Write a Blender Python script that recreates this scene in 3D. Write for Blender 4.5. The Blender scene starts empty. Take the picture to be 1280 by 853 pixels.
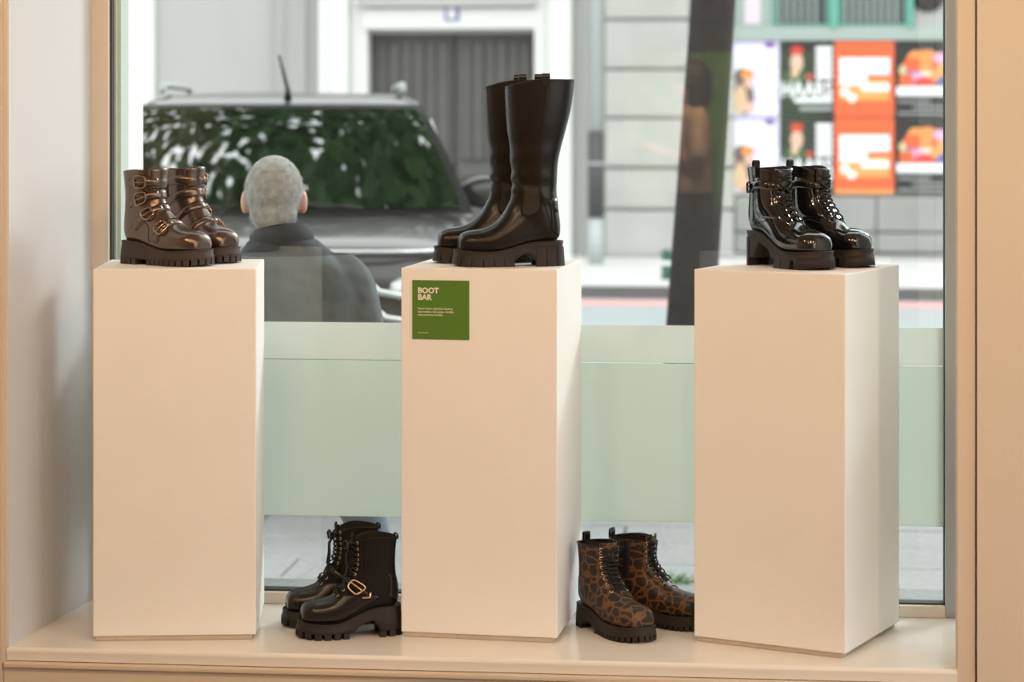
import bpy, bmesh, math, random
from math import sin, cos, pi, radians, sqrt, exp
from mathutils import Vector, Matrix
random.seed(7)
sc = bpy.context.scene
COL = sc.collection

# ------------------------------------------------------------------ camera
F = 2850.0            # focal length in pixels of the 1280 px wide frame
VH = 136.0            # horizon row
YAW = radians(5.7)
CA, SA = cos(YAW), sin(YAW)
CX, CY, CZ = 0.583, -5.838, 1.287
cam = bpy.data.cameras.new('camera')
cam.sensor_width = 36.0
cam.lens = F / 1280.0 * 36.0
cam.shift_y = -(426.5 - VH) / 1280.0
cam.clip_end = 200
cam.dof.use_dof = True
cam.dof.focus_distance = 5.55
cam.dof.aperture_fstop = 3.3
cam_o = bpy.data.objects.new('camera', cam)
cam_o.location = (CX, CY, CZ)
cam_o.rotation_euler = (pi / 2, 0, YAW)
COL.objects.link(cam_o)
sc.camera = cam_o

# ------------------------------------------------------------------ sky, exposure
world = bpy.data.worlds.new('overcast_sky')
sc.world = world
world.use_nodes = True
bg = world.node_tree.nodes['Background']
bg.inputs[0].default_value = (0.96, 0.99, 1.0, 1)
bg.inputs[1].default_value = 2.75
sc.view_settings.view_transform = 'Standard'
sc.view_settings.look = 'None'
sc.view_settings.exposure = 0.0
sc.view_settings.gamma = 1.0
sc.view_settings.use_curve_mapping = False
LAMP_COLOR = (1.0, 0.685, 0.42)
LAMP_WATT = 20.5
# hazy low sun coming along the street from the right, behind the houses opposite
sun = bpy.data.lights.new('hazy_sun', 'SUN')
sun.energy = 1.7
sun.angle = radians(13)
sun.color = (0.93, 0.985, 1.0)
sun_o = bpy.data.objects.new('hazy_sun', sun)
_az, _el = radians(39), radians(25)
sun_o.rotation_euler = (-Vector((sin(_az) * cos(_el), cos(_az) * cos(_el), sin(_el)))).to_track_quat('-Z', 'Y').to_euler()
COL.objects.link(sun_o)


def cw(X, Z, z):
    """camera-frame ground position (right, depth) -> world"""
    return Vector((CX + X * CA - Z * SA, CY + X * SA + Z * CA, z))


def px(u, v, Z):
    return cw((u - 640) * Z / F, Z, CZ - (v - VH) * Z / F)


def on_y(u, v, Y):
    a = (u - 640) / F
    return px(u, v, (Y - CY) / (a * SA + CA))


# ------------------------------------------------------------------ materials
def mat(name, col, rough=0.5, metal=0.0, var=0.0, vscale=20.0, bump=0.0, bscale=200.0, coat=0.0, spec=0.5,
        emit=None, detail=3.0, sub=None):
    m = bpy.data.materials.new(name)
    m.use_nodes = True
    nt = m.node_tree
    b = nt.nodes['Principled BSDF']
    b.inputs['Base Color'].default_value = (*col, 1)
    b.inputs['Roughness'].default_value = rough
    b.inputs['Metallic'].default_value = metal
    b.inputs['Coat Weight'].default_value = coat
    b.inputs['Coat Roughness'].default_value = 0.04
    b.inputs['Specular IOR Level'].default_value = spec
    if emit:
        b.inputs['Emission Color'].default_value = (*emit[:3], 1)
        b.inputs['Emission Strength'].default_value = emit[3]
    if var or bump:
        tc = nt.nodes.new('ShaderNodeTexCoord')
    if var:
        n = nt.nodes.new('ShaderNodeTexNoise')
        n.inputs['Scale'].default_value = vscale
        n.inputs['Detail'].default_value = detail
        nt.links.new(tc.outputs['Object'], n.inputs['Vector'])
        r = nt.nodes.new('ShaderNodeMix')
        r.data_type = 'RGBA'
        r.inputs[6].default_value = (*[c * (1 - var) for c in col], 1)
        r.inputs[7].default_value = (*[min(1, c * (1 + var)) for c in col], 1)
        nt.links.new(n.outputs['Fac'], r.inputs[0])
        nt.links.new(r.outputs[2], b.inputs['Base Color'])
    if bump:
        n2 = nt.nodes.new('ShaderNodeTexNoise')
        n2.inputs['Scale'].default_value = bscale
        n2.inputs['Detail'].default_value = 2.0
        nt.links.new(tc.outputs['Object'], n2.inputs['Vector'])
        bp = nt.nodes.new('ShaderNodeBump')
        bp.inputs['Strength'].default_value = bump
        bp.inputs['Distance'].default_value = 0.002
        nt.links.new(n2.outputs['Fac'], bp.inputs['Height'])
        nt.links.new(bp.outputs['Normal'], b.inputs['Normal'])
    return m


M = {}
M['plinth'] = mat('plinth_paint', (0.875, 0.865, 0.85), 0.6, var=0.03, vscale=6, bump=0.25, bscale=350)
M['plinth_edge'] = mat('plinth_board', (0.55, 0.46, 0.37), 0.8, var=0.2, vscale=30)
M['wall'] = mat('wall_paint', (0.68, 0.575, 0.46), 0.6, var=0.03, vscale=4, bump=0.15, bscale=200)
M['reveal'] = mat('reveal_paint', (0.66, 0.665, 0.68), 0.55, var=0.02, vscale=5, bump=0.1, bscale=200)
M['sill'] = mat('sill_paint', (0.82, 0.79, 0.75), 0.22, var=0.03, vscale=7, bump=0.12, bscale=120)
M['frame_beige'] = mat('frame_beige', (0.74, 0.66, 0.58), 0.45)
M['frame_metal'] = mat('frame_grey', (0.45, 0.47, 0.50), 0.4, metal=0.3)
M['gasket'] = mat('gasket', (0.03, 0.04, 0.035), 0.6)
M['ext_white'] = mat('exterior_white', (0.82, 0.86, 0.83), 0.5, var=0.02)
M['ext_green'] = mat('exterior_frame_green', (0.52, 0.60, 0.53), 0.4)
M['shop_dark'] = mat('shop_back', (0.10, 0.085, 0.075), 0.8)
M['shop_floor'] = mat('shop_floor', (0.28, 0.22, 0.17), 0.5, var=0.1, vscale=3)
M['ceiling'] = mat('ceiling', (0.5, 0.45, 0.4), 0.8)
M['lamp_black'] = mat('lamp_black', (0.02, 0.02, 0.02), 0.5)
M['lamp_glow'] = mat('lamp_glow', (1, 1, 1), 0.5, emit=(1.0, 0.72, 0.45, 6.0))
M['green_board'] = mat('green_board', (0.10, 0.30, 0.05), 0.6)
M['sign_green'] = mat('sign_green', (0.085, 0.20, 0.018), 0.65, var=0.04, vscale=60)
M['sign_white'] = mat('sign_white', (0.82, 0.78, 0.70), 0.6)


def glass_mat(name, tint, ior):
    m = bpy.data.materials.new(name)
    m.use_nodes = True
    nt = m.node_tree
    nt.nodes.remove(nt.nodes['Principled BSDF'])
    out = nt.nodes['Material Output']
    tr = nt.nodes.new('ShaderNodeBsdfTransparent')
    tr.inputs[0].default_value = (*tint, 1)
    gl = nt.nodes.new('ShaderNodeBsdfGlossy')
    gl.inputs['Roughness'].default_value = 0.0
    # Schlick reflectance, the same from either side of the thin pane
    lw = nt.nodes.new('ShaderNodeLayerWeight')
    lw.inputs['Blend'].default_value = 0.5
    pw = nt.nodes.new('ShaderNodeMath')
    pw.operation = 'POWER'
    pw.inputs[1].default_value = 5.0
    nt.links.new(lw.outputs['Facing'], pw.inputs[0])
    f0 = ((ior - 1) / (ior + 1)) ** 2
    fr = nt.nodes.new('ShaderNodeMath')
    fr.operation = 'MULTIPLY_ADD'
    fr.inputs[1].default_value = 1 - f0
    fr.inputs[2].default_value = f0
    nt.links.new(pw.outputs[0], fr.inputs[0])
    mx = nt.nodes.new('ShaderNodeMixShader')
    nt.links.new(fr.outputs[0], mx.inputs[0])
    nt.links.new(tr.outputs[0], mx.inputs[1])
    nt.links.new(gl.outputs[0], mx.inputs[2])
    nt.links.new(mx.outputs[0], out.inputs[0])
    return m


def film_mat(name, col, trans):
    m = bpy.data.materials.new(name)
    m.use_nodes = True
    nt = m.node_tree
    nt.nodes.remove(nt.nodes['Principled BSDF'])
    out = nt.nodes['Material Output']
    d = nt.nodes.new('ShaderNodeBsdfDiffuse')
    d.inputs[0].default_value = (*col, 1)
    t = nt.nodes.new('ShaderNodeBsdfTranslucent')
    t.inputs[0].default_value = (*col, 1)
    g = nt.nodes.new('ShaderNodeBsdfGlossy')
    g.inputs['Roughness'].default_value = 0.12
    mx = nt.nodes.new('ShaderNodeMixShader')
    mx.inputs[0].default_value = trans
    nt.links.new(d.outputs[0], mx.inputs[1])
    nt.links.new(t.outputs[0], mx.inputs[2])
    mx2 = nt.nodes.new('ShaderNodeMixShader')
    mx2.inputs[0].default_value = 0.05
    nt.links.new(mx.outputs[0], mx2.inputs[1])
    nt.links.new(g.outputs[0], mx2.inputs[2])
    nt.links.new(mx2.outputs[0], out.inputs[0])
    return m


M['glass'] = glass_mat('window_glass', (0.985, 1.0, 0.99), 1.60)
M['film'] = film_mat('frosted_film', (0.77, 0.83, 0.78), 0.66)
M['film_top'] = film_mat('frosted_film_upper', (0.82, 0.86, 0.82), 0.66)

# boots
M['bronze'] = mat('bronze_leather', (0.175, 0.130, 0.105), 0.25, metal=0.88, bump=0.08, bscale=260)
M['bronze_metal'] = mat('bronze_buckle', (0.42, 0.28, 0.19), 0.16, metal=1.0)
M['bronze_sole'] = mat('bronze_rubber', (0.045, 0.033, 0.026), 0.62, bump=0.15, bscale=500, spec=0.35)
M['black_sole'] = mat('black_rubber', (0.022, 0.017, 0.014), 0.6, bump=0.15, bscale=500, spec=0.35)
M['tall'] = mat('black_leather', (0.010, 0.008, 0.0068), 0.29, bump=0.16, bscale=240, spec=0.33)
M['tall_matte'] = mat('black_elastic', (0.014, 0.011, 0.010), 0.7, bump=0.3, bscale=700)
M['lining'] = mat('dark_lining', (0.012, 0.010, 0.010), 0.9)
M['patent'] = mat('black_patent', (0.006, 0.005, 0.005), 0.12, coat=1.0, spec=0.6)
M['lace_black'] = mat('black_lace', (0.012, 0.010, 0.010), 0.75, bump=0.3, bscale=900)
M['buckle_black'] = mat('black_metal', (0.03, 0.026, 0.024), 0.25, metal=0.8)
M['knit'] = mat('black_textile', (0.010, 0.008, 0.007), 0.75, bump=0.35, bscale=900, spec=0.22)
M['smooth_black'] = mat('smooth_black_leather', (0.011, 0.0095, 0.0085), 0.27, bump=0.1, bscale=200, spec=0.42)
M['gold'] = mat('pale_gold', (0.85, 0.64, 0.42), 0.22, metal=1.0)
M['silver'] = mat('silver_metal', (0.75, 0.70, 0.64), 0.25, metal=1.0)


def leopard():
    m = mat('leopard_print', (0.03, 0.022, 0.018), 0.45, bump=0.15, bscale=300, spec=0.35)
    nt = m.node_tree
    b = nt.nodes['Principled BSDF']
    tc = nt.nodes.new('ShaderNodeTexCoord')
    n = nt.nodes.new('ShaderNodeTexNoise')
    n.inputs['Scale'].default_value = 55
    add = nt.nodes.new('ShaderNodeVectorMath')
    add.operation = 'MULTIPLY_ADD'
    add.inputs[1].default_value = (0.012, 0.012, 0.012)
    nt.links.new(tc.outputs['Object'], n.inputs['Vector'])
    nt.links.new(n.outputs['Color'], add.inputs[0])
    nt.links.new(tc.outputs['Object'], add.inputs[2])
    v = nt.nodes.new('ShaderNodeTexVoronoi')
    v.feature = 'DISTANCE_TO_EDGE'
    v.inputs['Scale'].default_value = 40
    nt.links.new(add.outputs[0], v.inputs['Vector'])
    r = nt.nodes.new('ShaderNodeValToRGB')
    r.color_ramp.elements[0].position = 0.045
    r.color_ramp.elements[0].color = (0.150, 0.066, 0.022, 1)
    r.color_ramp.elements[1].position = 0.115
    r.color_ramp.elements[1].color = (0.020, 0.016, 0.013, 1)
    nt.links.new(v.outputs['Distance'], r.inputs[0])
    nt.links.new(r.outputs[0], b.inputs['Base Color'])
    return m


M['leopard'] = leopard()

# street
M['pave'] = mat('paving_stone', (0.29, 0.295, 0.295), 0.8, var=0.3, vscale=38, bump=0.5, bscale=90, detail=6)
M['pave_base'] = mat('paving_bed', (0.15, 0.15, 0.15), 0.9, var=0.1)
M['road'] = mat('asphalt_pale', (0.36, 0.39, 0.40), 0.8, var=0.08, vscale=3)
M['road_red'] = mat('road_red_stripe', (0.62, 0.36, 0.36), 0.8)
M['far_pave'] = mat('far_pavement', (0.62, 0.62, 0.60), 0.8, var=0.05, vscale=2)
M['kerb'] = mat('kerb_dark', (0.13, 0.13, 0.125), 0.8)
M['plaster'] = mat('plaster_pale', (0.385, 0.385, 0.37), 0.85, var=0.06, vscale=0.7)
M['plaster_grey'] = mat('plaster_grey', (0.34, 0.335, 0.325), 0.85, var=0.05, vscale=1)
M['plaster_white'] = mat('plaster_white', (0.66, 0.66, 0.64), 0.8, var=0.03)
M['stone'] = mat('ashlar_stone', (0.43, 0.425, 0.40), 0.85, var=0.2, vscale=2.0, bump=0.4, bscale=30, detail=6)
M['stone_grey'] = mat('ashlar_stone_grey', (0.30, 0.30, 0.285), 0.85, var=0.15, vscale=2.0, bump=0.4, bscale=30, detail=6)
M['stone_dark'] = mat('stone_joint', (0.30, 0.30, 0.29), 0.9)
M['gate'] = mat('gate_wood', (0.092, 0.088, 0.084), 0.7, var=0.15, vscale=4)
M['teal'] = mat('teal_paint', (0.13, 0.36, 0.29), 0.6)
M['teal_pale'] = mat('teal_wall', (0.34, 0.40, 0.37), 0.7)
M['dark_glass'] = mat('dark_glass', (0.05, 0.06, 0.06), 0.15)
M['car_paint'] = mat('car_paint_grey', (0.055, 0.052, 0.050), 0.30, metal=0.3, coat=0.5)
M['car_black'] = mat('car_black', (0.012, 0.012, 0.012), 0.4)
M['chrome'] = mat('chrome', (0.75, 0.75, 0.74), 0.15, metal=1.0)
M['tyre'] = mat('tyre', (0.015, 0.015, 0.015), 0.8)
M['windscreen'] = mat('windscreen', (0.006, 0.010, 0.007), 0.02, spec=1.0)
M['windscreen'].node_tree.nodes['Principled BSDF'].inputs['IOR'].default_value = 2.6
M['headlamp'] = mat('headlamp', (0.5, 0.5, 0.5), 0.1, metal=0.4, coat=1.0)
M['bark'] = mat('bark', (0.030, 0.025, 0.021), 0.9, var=0.35, vscale=18, bump=0.9, bscale=40, detail=6)
M['leaf'] = mat('leaf', (0.055, 0.13, 0.035), 0.5, var=0.3, vscale=1.5)
M['pole'] = mat('pole_grey', (0.42, 0.45, 0.45), 0.5)
M['pole_dark'] = mat('pole_dark', (0.06, 0.065, 0.065), 0.5)
M['bollard'] = mat('bollard_green', (0.05, 0.13, 0.09), 0.5)
M['grass'] = mat('grass', (0.10, 0.22, 0.06), 0.7)
# people
M['skin'] = mat('skin', (0.56, 0.30, 0.22), 0.5, var=0.08, vscale=20)
M['hair_grey'] = mat('hair_grey', (0.36, 0.36, 0.35), 0.8, var=0.45, vscale=45, bump=0.8, bscale=320)
M['hair_dark'] = mat('hair_dark', (0.018, 0.013, 0.011), 0.55, bump=0.5, bscale=200)
M['trousers'] = mat('jeans_blue_grey', (0.17, 0.19, 0.23), 0.85, var=0.1, vscale=60)
M['shoe'] = mat('shoe_dark', (0.03, 0.028, 0.026), 0.6)
M['tshirt'] = mat('tshirt_beige', (0.60, 0.44, 0.33), 0.85)
M['skirt'] = mat('skirt_black', (0.012, 0.011, 0.011), 0.85)
M['eye'] = mat('eye', (0.05, 0.04, 0.035), 0.2)
M['lip'] = mat('lip', (0.42, 0.16, 0.13), 0.5)


# ------------------------------------------------------------------ object helpers
def obj(name, v, f, m, parent=None, smooth=False):
    me = bpy.data.meshes.new(name)
    me.from_pydata([tuple(p) for p in v], [], f)
    me.materials.append(m)
    if smooth:
        me.polygons.foreach_set('use_smooth', [True] * len(me.polygons))
    me.update()
    o = bpy.data.objects.new(name, me)
    COL.objects.link(o)
    if parent:
        o.parent = parent
    return o


def fixn(o):
    bm = bmesh.new()
    bm.from_mesh(o.data)
    bmesh.ops.recalc_face_normals(bm, faces=bm.faces)
    bm.to_mesh(o.data)
    bm.free()
    return o


def empty(name, loc=(0, 0, 0), rz=0.0):
    o = bpy.data.objects.new(name, None)
    o.location = loc
    o.rotation_euler = (0, 0, rz)
    o.empty_display_size = 0.05
    COL.objects.link(o)
    return o


def tag(o, label, cat=None, group=None, kind=None):
    o['label'] = label
    if cat:
        o['category'] = cat
    if group:
        o['group'] = group
    if kind:
        o['kind'] = kind
    return o


def box_vf(x0, x1, y0, y1, z0, z1):
    v = [(x0, y0, z0), (x1, y0, z0), (x1, y1, z0), (x0, y1, z0), (x0, y0, z1), (x1, y0, z1), (x1, y1, z1), (x0, y1, z1)]
    f = [(0, 3, 2, 1), (4, 5, 6, 7), (0, 1, 5, 4), (1, 2, 6, 5), (2, 3, 7, 6), (3, 0, 4, 7)]
    return v, f


def box(name, x0, x1, y0, y1, z0, z1, m, parent=None, bevel=0.0, seg=2):
    v, f = box_vf(min(x0, x1), max(x0, x1), min(y0, y1), max(y0, y1), min(z0, z1), max(z0, z1))
    o = obj(name, v, f, m, parent)
    if bevel:
        bm = bmesh.new()
        bm.from_mesh(o.data)
        bmesh.ops.bevel(bm, geom=bm.edges[:], offset=bevel, segments=seg, affect='EDGES', profile=0.6)
        bm.to_mesh(o.data)
        bm.free()
    return o


def prism(name, poly, z0, z1, m, parent=None):
    """vertical prism over a counter-clockwise plan polygon"""
    n = len(poly)
    v = [(x, y, z0) for x, y in poly] + [(x, y, z1) for x, y in poly]
    f = [tuple(range(n - 1, -1, -1)), tuple(range(n, 2 * n))]
    f += [(i, (i + 1) % n, n + (i + 1) % n, n + i) for i in range(n)]
    return fixn(obj(name, v, f, m, parent))


def tube_vf(pts, r, n=6, closed=False, flat=1.0):
    pts = [Vector(p) for p in pts]
    N = len(pts)
    v, f = [], []
    up = None
    for i, p in enumerate(pts):
        a = pts[(i - 1) % N] if (closed or i > 0) else pts[0]
        b = pts[(i + 1) % N] if (closed or i < N - 1) else pts[-1]
        d = (b - a)
        d = d.normalized() if d.length > 1e-9 else Vector((1, 0, 0))
        if up is None:
            up = Vector((0, 0, 1)) if abs(d.z) < 0.9 else Vector((1, 0, 0))
        s = d.cross(up)
        s = s.normalized() if s.length > 1e-6 else d.orthogonal().normalized()
        up = s.cross(d).normalized()
        rr = r[i] if isinstance(r, (list, tuple)) else r
        for k in range(n):
            q = 2 * pi * k / n
            v.append(p + s * cos(q) * rr + up * sin(q) * rr * flat)
    segs = N if closed else N - 1
    for i in range(segs):
        for k in range(n):
            a, b = i * n + k, i * n + (k + 1) % n
            c, d = ((i + 1) % N) * n + (k + 1) % n, ((i + 1) % N) * n + k
            f.append((a, b, c, d))
    if not closed:
        f.append(tuple(range(n - 1, -1, -1)))
        f.append(tuple((N - 1) * n + k for k in range(n)))
    return v, f


def tube(name, pts, r, m, parent=None, n=6, closed=False, flat=1.0):
    v, f = tube_vf(pts, r, n, closed, flat)
    return fixn(obj(name, v, f, m, parent, True))


def cr(a, b, c, d, s):
    return 0.5 * (2 * b + (c - a) * s + (2 * a - 5 * b + 4 * c - d) * s * s + (3 * b - a - 3 * c + d) * s ** 3)


def smooth01(x):
    x = max(0.0, min(1.0, x))
    return x * x * (3 - 2 * x)


def text_mesh(name, body, size, m, parent, bold=0.0, spacing=1.0):
    c = bpy.data.curves.new(name, 'FONT')
    c.body = body
    c.size = size
    c.offset = bold
    c.extrude = 0.0002
    c.space_character = spacing
    c.resolution_u = 3
    t = bpy.data.objects.new(name, c)
    COL.objects.link(t)
    dg = bpy.context.evaluated_depsgraph_get()
    me = bpy.data.meshes.new_from_object(t.evaluated_get(dg))
    bpy.data.objects.remove(t)
    bpy.data.curves.remove(c)
    me.materials.clear()
    me.materials.append(m)
    o = bpy.data.objects.new(name, me)
    COL.objects.link(o)
    o.parent = parent
    return o


# ================================================================== THE SETTING
SF = -0.54                      # front edge of the display ledge
FLOOR, CEIL, STREET = -0.12, 2.62, -0.57
WTOP = 2.30                     # head of the window opening


def structure(o, label):
    o['kind'] = 'structure'
    o['label'] = label
    return o


structure(box('floor', -3.2, 3.2, -10.5, SF, FLOOR - 0.1, FLOOR, M['shop_floor']), 'brown shop floor in front of the display ledge')
structure(box('ceiling', -3.2, 3.2, -10.5, 0.3, CEIL, CEIL + 0.15, M['ceiling']), 'beige shop ceiling with spotlights')
structure(box('wall_back', -3.2, 3.2, -10.6, -10.5, FLOOR, CEIL, M['shop_dark']), 'dark back wall of the shop')
structure(box('wall_left', -3.3, -3.2, -10.5, SF, FLOOR, CEIL, M['wall']), 'side wall of the shop on the left')
wr = empty('wall_right', (3.2, -5.0, FLOOR))
structure(wr, 'side wall of the shop on the right, with added glazing near the front')
W2A, W2B = -4.9, -0.85          # stretch of the side wall given the added glazing
for (nm, y0, y1, z0, z1) in (('rear_wall', -10.5, W2A, FLOOR, CEIL), ('front_pier', W2B, SF, FLOOR, CEIL), ('head', W2A, W2B, 2.35, CEIL)):
    o = box(nm, 0, 0.1, y0 + 5.0, y1 + 5.0, z0 - FLOOR, z1 - FLOOR, M['wall'], wr)
w2 = empty('added_side_glazing', (3.2, -5.0, FLOOR))  # unseen glazing added so daylight brightens the right plinth's side
structure(w2, 'added unseen glazing that lets extra daylight in from the right')
for k in range(4):
    yy = W2A + (W2B - W2A) * k / 3
    box('mullion', 0.02, 0.08, yy - 0.025 + 5, yy + 0.025 + 5, 0, 2.35 - FLOOR, M['frame_metal'], w2)
box('bottom_rail', 0.02, 0.08, W2A + 5.03, W2B + 4.97, 0, 0.08, M['frame_metal'], w2)
for k in range(3):
    ya = W2A + (W2B - W2A) * k / 3 + 0.026
    box('glass_pane', 0.045, 0.053, ya + 5, ya + (W2B - W2A) / 3 - 0.052 + 5, 0.08, 2.35 - FLOOR, M['glass'], w2)

# front wall: piers either side of the window, head above, parapet below
wf = empty('wall_front', (0, SF, FLOOR))
structure(wf, 'cream painted wall piers framing the shop window')


def wpart(name, poly, z0, z1, m):
    o = prism(name, poly, z0, z1, m)
    o.parent = wf
    o.matrix_parent_inverse = Matrix.Translation((0, -SF, -FLOOR))
    return o


xl0 = -1.161
wpart('left_pier', [(-3.2, SF - 0.012), (xl0 - 0.006, SF - 0.012), (xl0 - 0.006, SF), (xl0, SF), (-1.112, 0.0), (-1.112, 0.06), (-3.2, 0.06)], FLOOR, CEIL, M['wall'])
wpart('left_reveal', [(xl0 + 0.0005, SF + 0.004), (xl0 + 0.006, SF + 0.004), (-1.105, 0.0), (-1.1115, 0.0)], 0.0, WTOP, M['reveal'])
wpart('left_outer_jamb', [(-1.075, 0.06), (-1.049, 0.06), (-1.049, 0.30), (-3.2, 0.30), (-3.2, 0.06)], STREET, CEIL + 1.2, M['ext_white'])
# right pier with a jamb strip and a groove
rj = 1.08
wpart('right_jamb', [(rj, SF), (rj + 0.039, SF), (rj + 0.039, SF + 0.05), (rj, SF + 0.05)], FLOOR, CEIL, M['wall'])
wpart('right_panel', [(rj + 0.0435, SF - 0.008), (3.2, SF - 0.008), (3.2, SF + 0.045), (rj + 0.0435, SF + 0.045)], FLOOR, CEIL, M['wall'])  # kept thin so daylight from the added bay passes behind it
wpart('right_reveal', [(2.26, SF + 0.045), (3.2, SF + 0.045), (3.2, 0.06), (2.26, 0.06)], FLOOR, CEIL, M['reveal'])
wpart('right_outer_jamb', [(2.26, 0.06), (3.2, 0.06), (3.2, 0.30), (2.26, 0.30)], STREET, CEIL + 1.2, M['ext_white'])
wpart('window_head', [(-1.16, SF), (2.26, SF), (2.26, 0.30), (-1.16, 0.30)], WTOP, CEIL, M['wall'])
wpart('outer_head', [(-1.05, 0.06), (2.26, 0.06), (2.26, 0.30), (-1.05, 0.30)], WTOP, CEIL + 1.2, M['ext_white'])
wpart('parapet', [(-1.12, 0.002), (2.26, 0.002), (2.26, 0.24), (-1.12, 0.24)], STREET, -0.045, M['ext_white'])
wpart('outer_ledge', [(-1.05, 0.06), (2.26, 0.06), (2.26, 0.31), (-1.05, 0.31)], -0.045, 0.0, M['pave'])
wpart('ledge_front', [(-1.16, SF + 0.025), (2.26, SF + 0.05), (2.26, 0.0), (-1.16, 0.0)], FLOOR, -0.031, M['wall'])

# display ledge (rounded front lip) and the stepped trim below it
n = 8
prof = [(0.0, 0.0), (SF + 0.052, 0.0), (SF + 0.025, 0.0)]
prof += [(SF + 0.010 - 0.010 * sin(a), -0.010 + 0.010 * cos(a)) for a in [pi / 2 * i / 5 for i in range(6)]]
prof += [(SF + 0.002, -0.031), (SF + 0.025, -0.031), (SF + 0.052, -0.031), (0.0, -0.031)]
v = [(xl0 + 0.002 + 0.05 * (y - SF) / -SF, y, z) for y, z in prof] + [(rj if y < SF + 0.03 else 2.26, y, z) for y, z in prof]
k = len(prof)
f = [(i, (i + 1) % k, k + (i + 1) % k, k + i) for i in range(k)] + [tuple(range(k - 1, -1, -1)), tuple(range(k, 2 * k))]
structure(fixn(obj('trim_1', v, f, M['sill'])), 'glossy cream display ledge under the shop window')
structure(box('trim_2', -1.163, rj + 0.001, SF - 0.013, SF + 0.02, -0.046, -0.033, M['wall'], bevel=0.004), 'narrow cream moulding below the display ledge')
structure(box('trim_3', -1.163, rj, SF - 0.004, SF + 0.022, FLOOR, -0.048, M['wall']), 'tan panel below the moulding of the display ledge')

# window: frame, gasket, pane, frosted film
win = empty('window_1', (0.03, 0.0, 0.0))
structure(win, 'large shop window with a band of pale green frosted film')


def wn(o):
    o.parent = win
    o.matrix_parent_inverse = Matrix.Translation((-0.03, 0, 0))
    return o


wn(box('frame_left', -1.110, -1.061, -0.004, 0.05, 0.0, WTOP, M['frame_beige'], bevel=0.003))
wn(box('gasket', -1.061, -1.0555, 0.010, 0.05, 0.03, WTOP, M['gasket']))
wn(box('glazing_bead', -1.0555, -1.0495, 0.030, 0.06, 0.03, WTOP, M['ext_green']))
wn(box('outer_frame', -1.0495, -1.041, 0.045, 0.12, 0.0, WTOP, M['ext_green']))
wn(box('frame_right', 1.1005, 1.150, -0.002, 0.05, 0.0, WTOP, M['frame_metal'], bevel=0.003))
wn(box('gasket', 1.0985, 1.1005, 0.020, 0.05, 0.03, WTOP, M['gasket']))
wn(box('frame_right', 2.21, 2.26, -0.002, 0.05, 0.0, WTOP, M['frame_metal'], bevel=0.003))  # unseen bay added (frame, pane, film) to daylight the right plinth's side
wn(box('frame_bottom', 1.150, 2.21, -0.004, 0.05, 0.0, 0.030, M['frame_beige'], bevel=0.003))
wn(box('glass_pane', 1.150, 2.21, 0.034, 0.042, 0.02, WTOP, M['glass']))
wn(box('frosted_film', 1.152, 2.208, 0.0305, 0.0325, 0.225, 0.730, M['film']))
wn(box('frame_bottom', -1.061, 1.1005, -0.004, 0.05, 0.0, 0.030, M['frame_beige'], bevel=0.003))
wn(box('gasket', -1.055, 1.0985, 0.012, 0.05, 0.030, 0.0345, M['gasket']))
wn(box('glass_pane', -1.0555, 1.1005, 0.034, 0.042, 0.02, WTOP, M['glass']))
wn(box('frosted_film', -1.049, 1.0985, 0.0305, 0.0325, 0.225, 0.632, M['film']))
wn(box('frosted_film', -1.049, 1.0985, 0.0300, 0.0325, 0.6335, 0.730, M['film_top']))
for zz in (1.40, 1.245):
    wn(tube('fixing_screw', [(-1.048, 0.13 if zz > 1.3 else 0.10, zz), (-1.044, 0.13 if zz > 1.3 else 0.10, zz)], 0.006, M['frame_metal'], n=8))

# ceiling spotlights of the shop: they give the warm light
lamp_spots = [(-1.5, -2.3), (-0.5, -2.5), (0.7, -2.4), (2.2, -2.6), (-0.9, -4.0), (0.9, -4.0), (0.2, -6.4), (0.8, -6.6)]  # far right lamp and rear pair are added to brighten plinth side and reflection
for i, (x, y) in enumerate(lamp_spots):
    s = empty('ceiling_spotlight', (x, y, CEIL))
    tag(s, 'black round ceiling spotlight ' + ('above the space before the left plinth', 'between the left and middle plinths', 'before the middle plinth, right of centre',
        'added to brighten the right plinth', 'halfway into the shop on the left', 'halfway into the shop on the right', 'added to light the woman in the shop',
        'added beside the one lighting the woman')[i], 'lamp', 'ceiling spotlights')
    tube('housing', [(0, 0, 0), (0, 0, -0.06), (0, 0, -0.061)], [0.075, 0.075, 0.07], M['lamp_black'], s, n=20)
    tube('lens', [(0, 0, -0.060), (0, 0, -0.063)], 0.058, M['lamp_glow'], s, n=20)
    L = bpy.data.lights.new('spotlight_light', 'AREA')
    L.shape = 'DISK'
    L.size = 0.12
    L.energy = (LAMP_WATT * 1.7 if i == 3 else LAMP_WATT) if y > -5 else LAMP_WATT * 5.5  # extra power where lamps brighten the right plinth's side and the reflected woman
    L.color = LAMP_COLOR
    lo = bpy.data.objects.new('spotlight_light', L)
    lo.parent = s
    lo.location = (0, 0, -0.068)
    aim = Vector((0.05 * x, -0.3, 0.35)) if y > -5 else Vector((0.4, -7.6, 0.9))
    d = aim - Vector((x, y, CEIL - 0.068))
    lo.rotation_euler = d.to_track_quat('-Z', 'Y').to_euler()
    COL.objects.link(lo)

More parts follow.
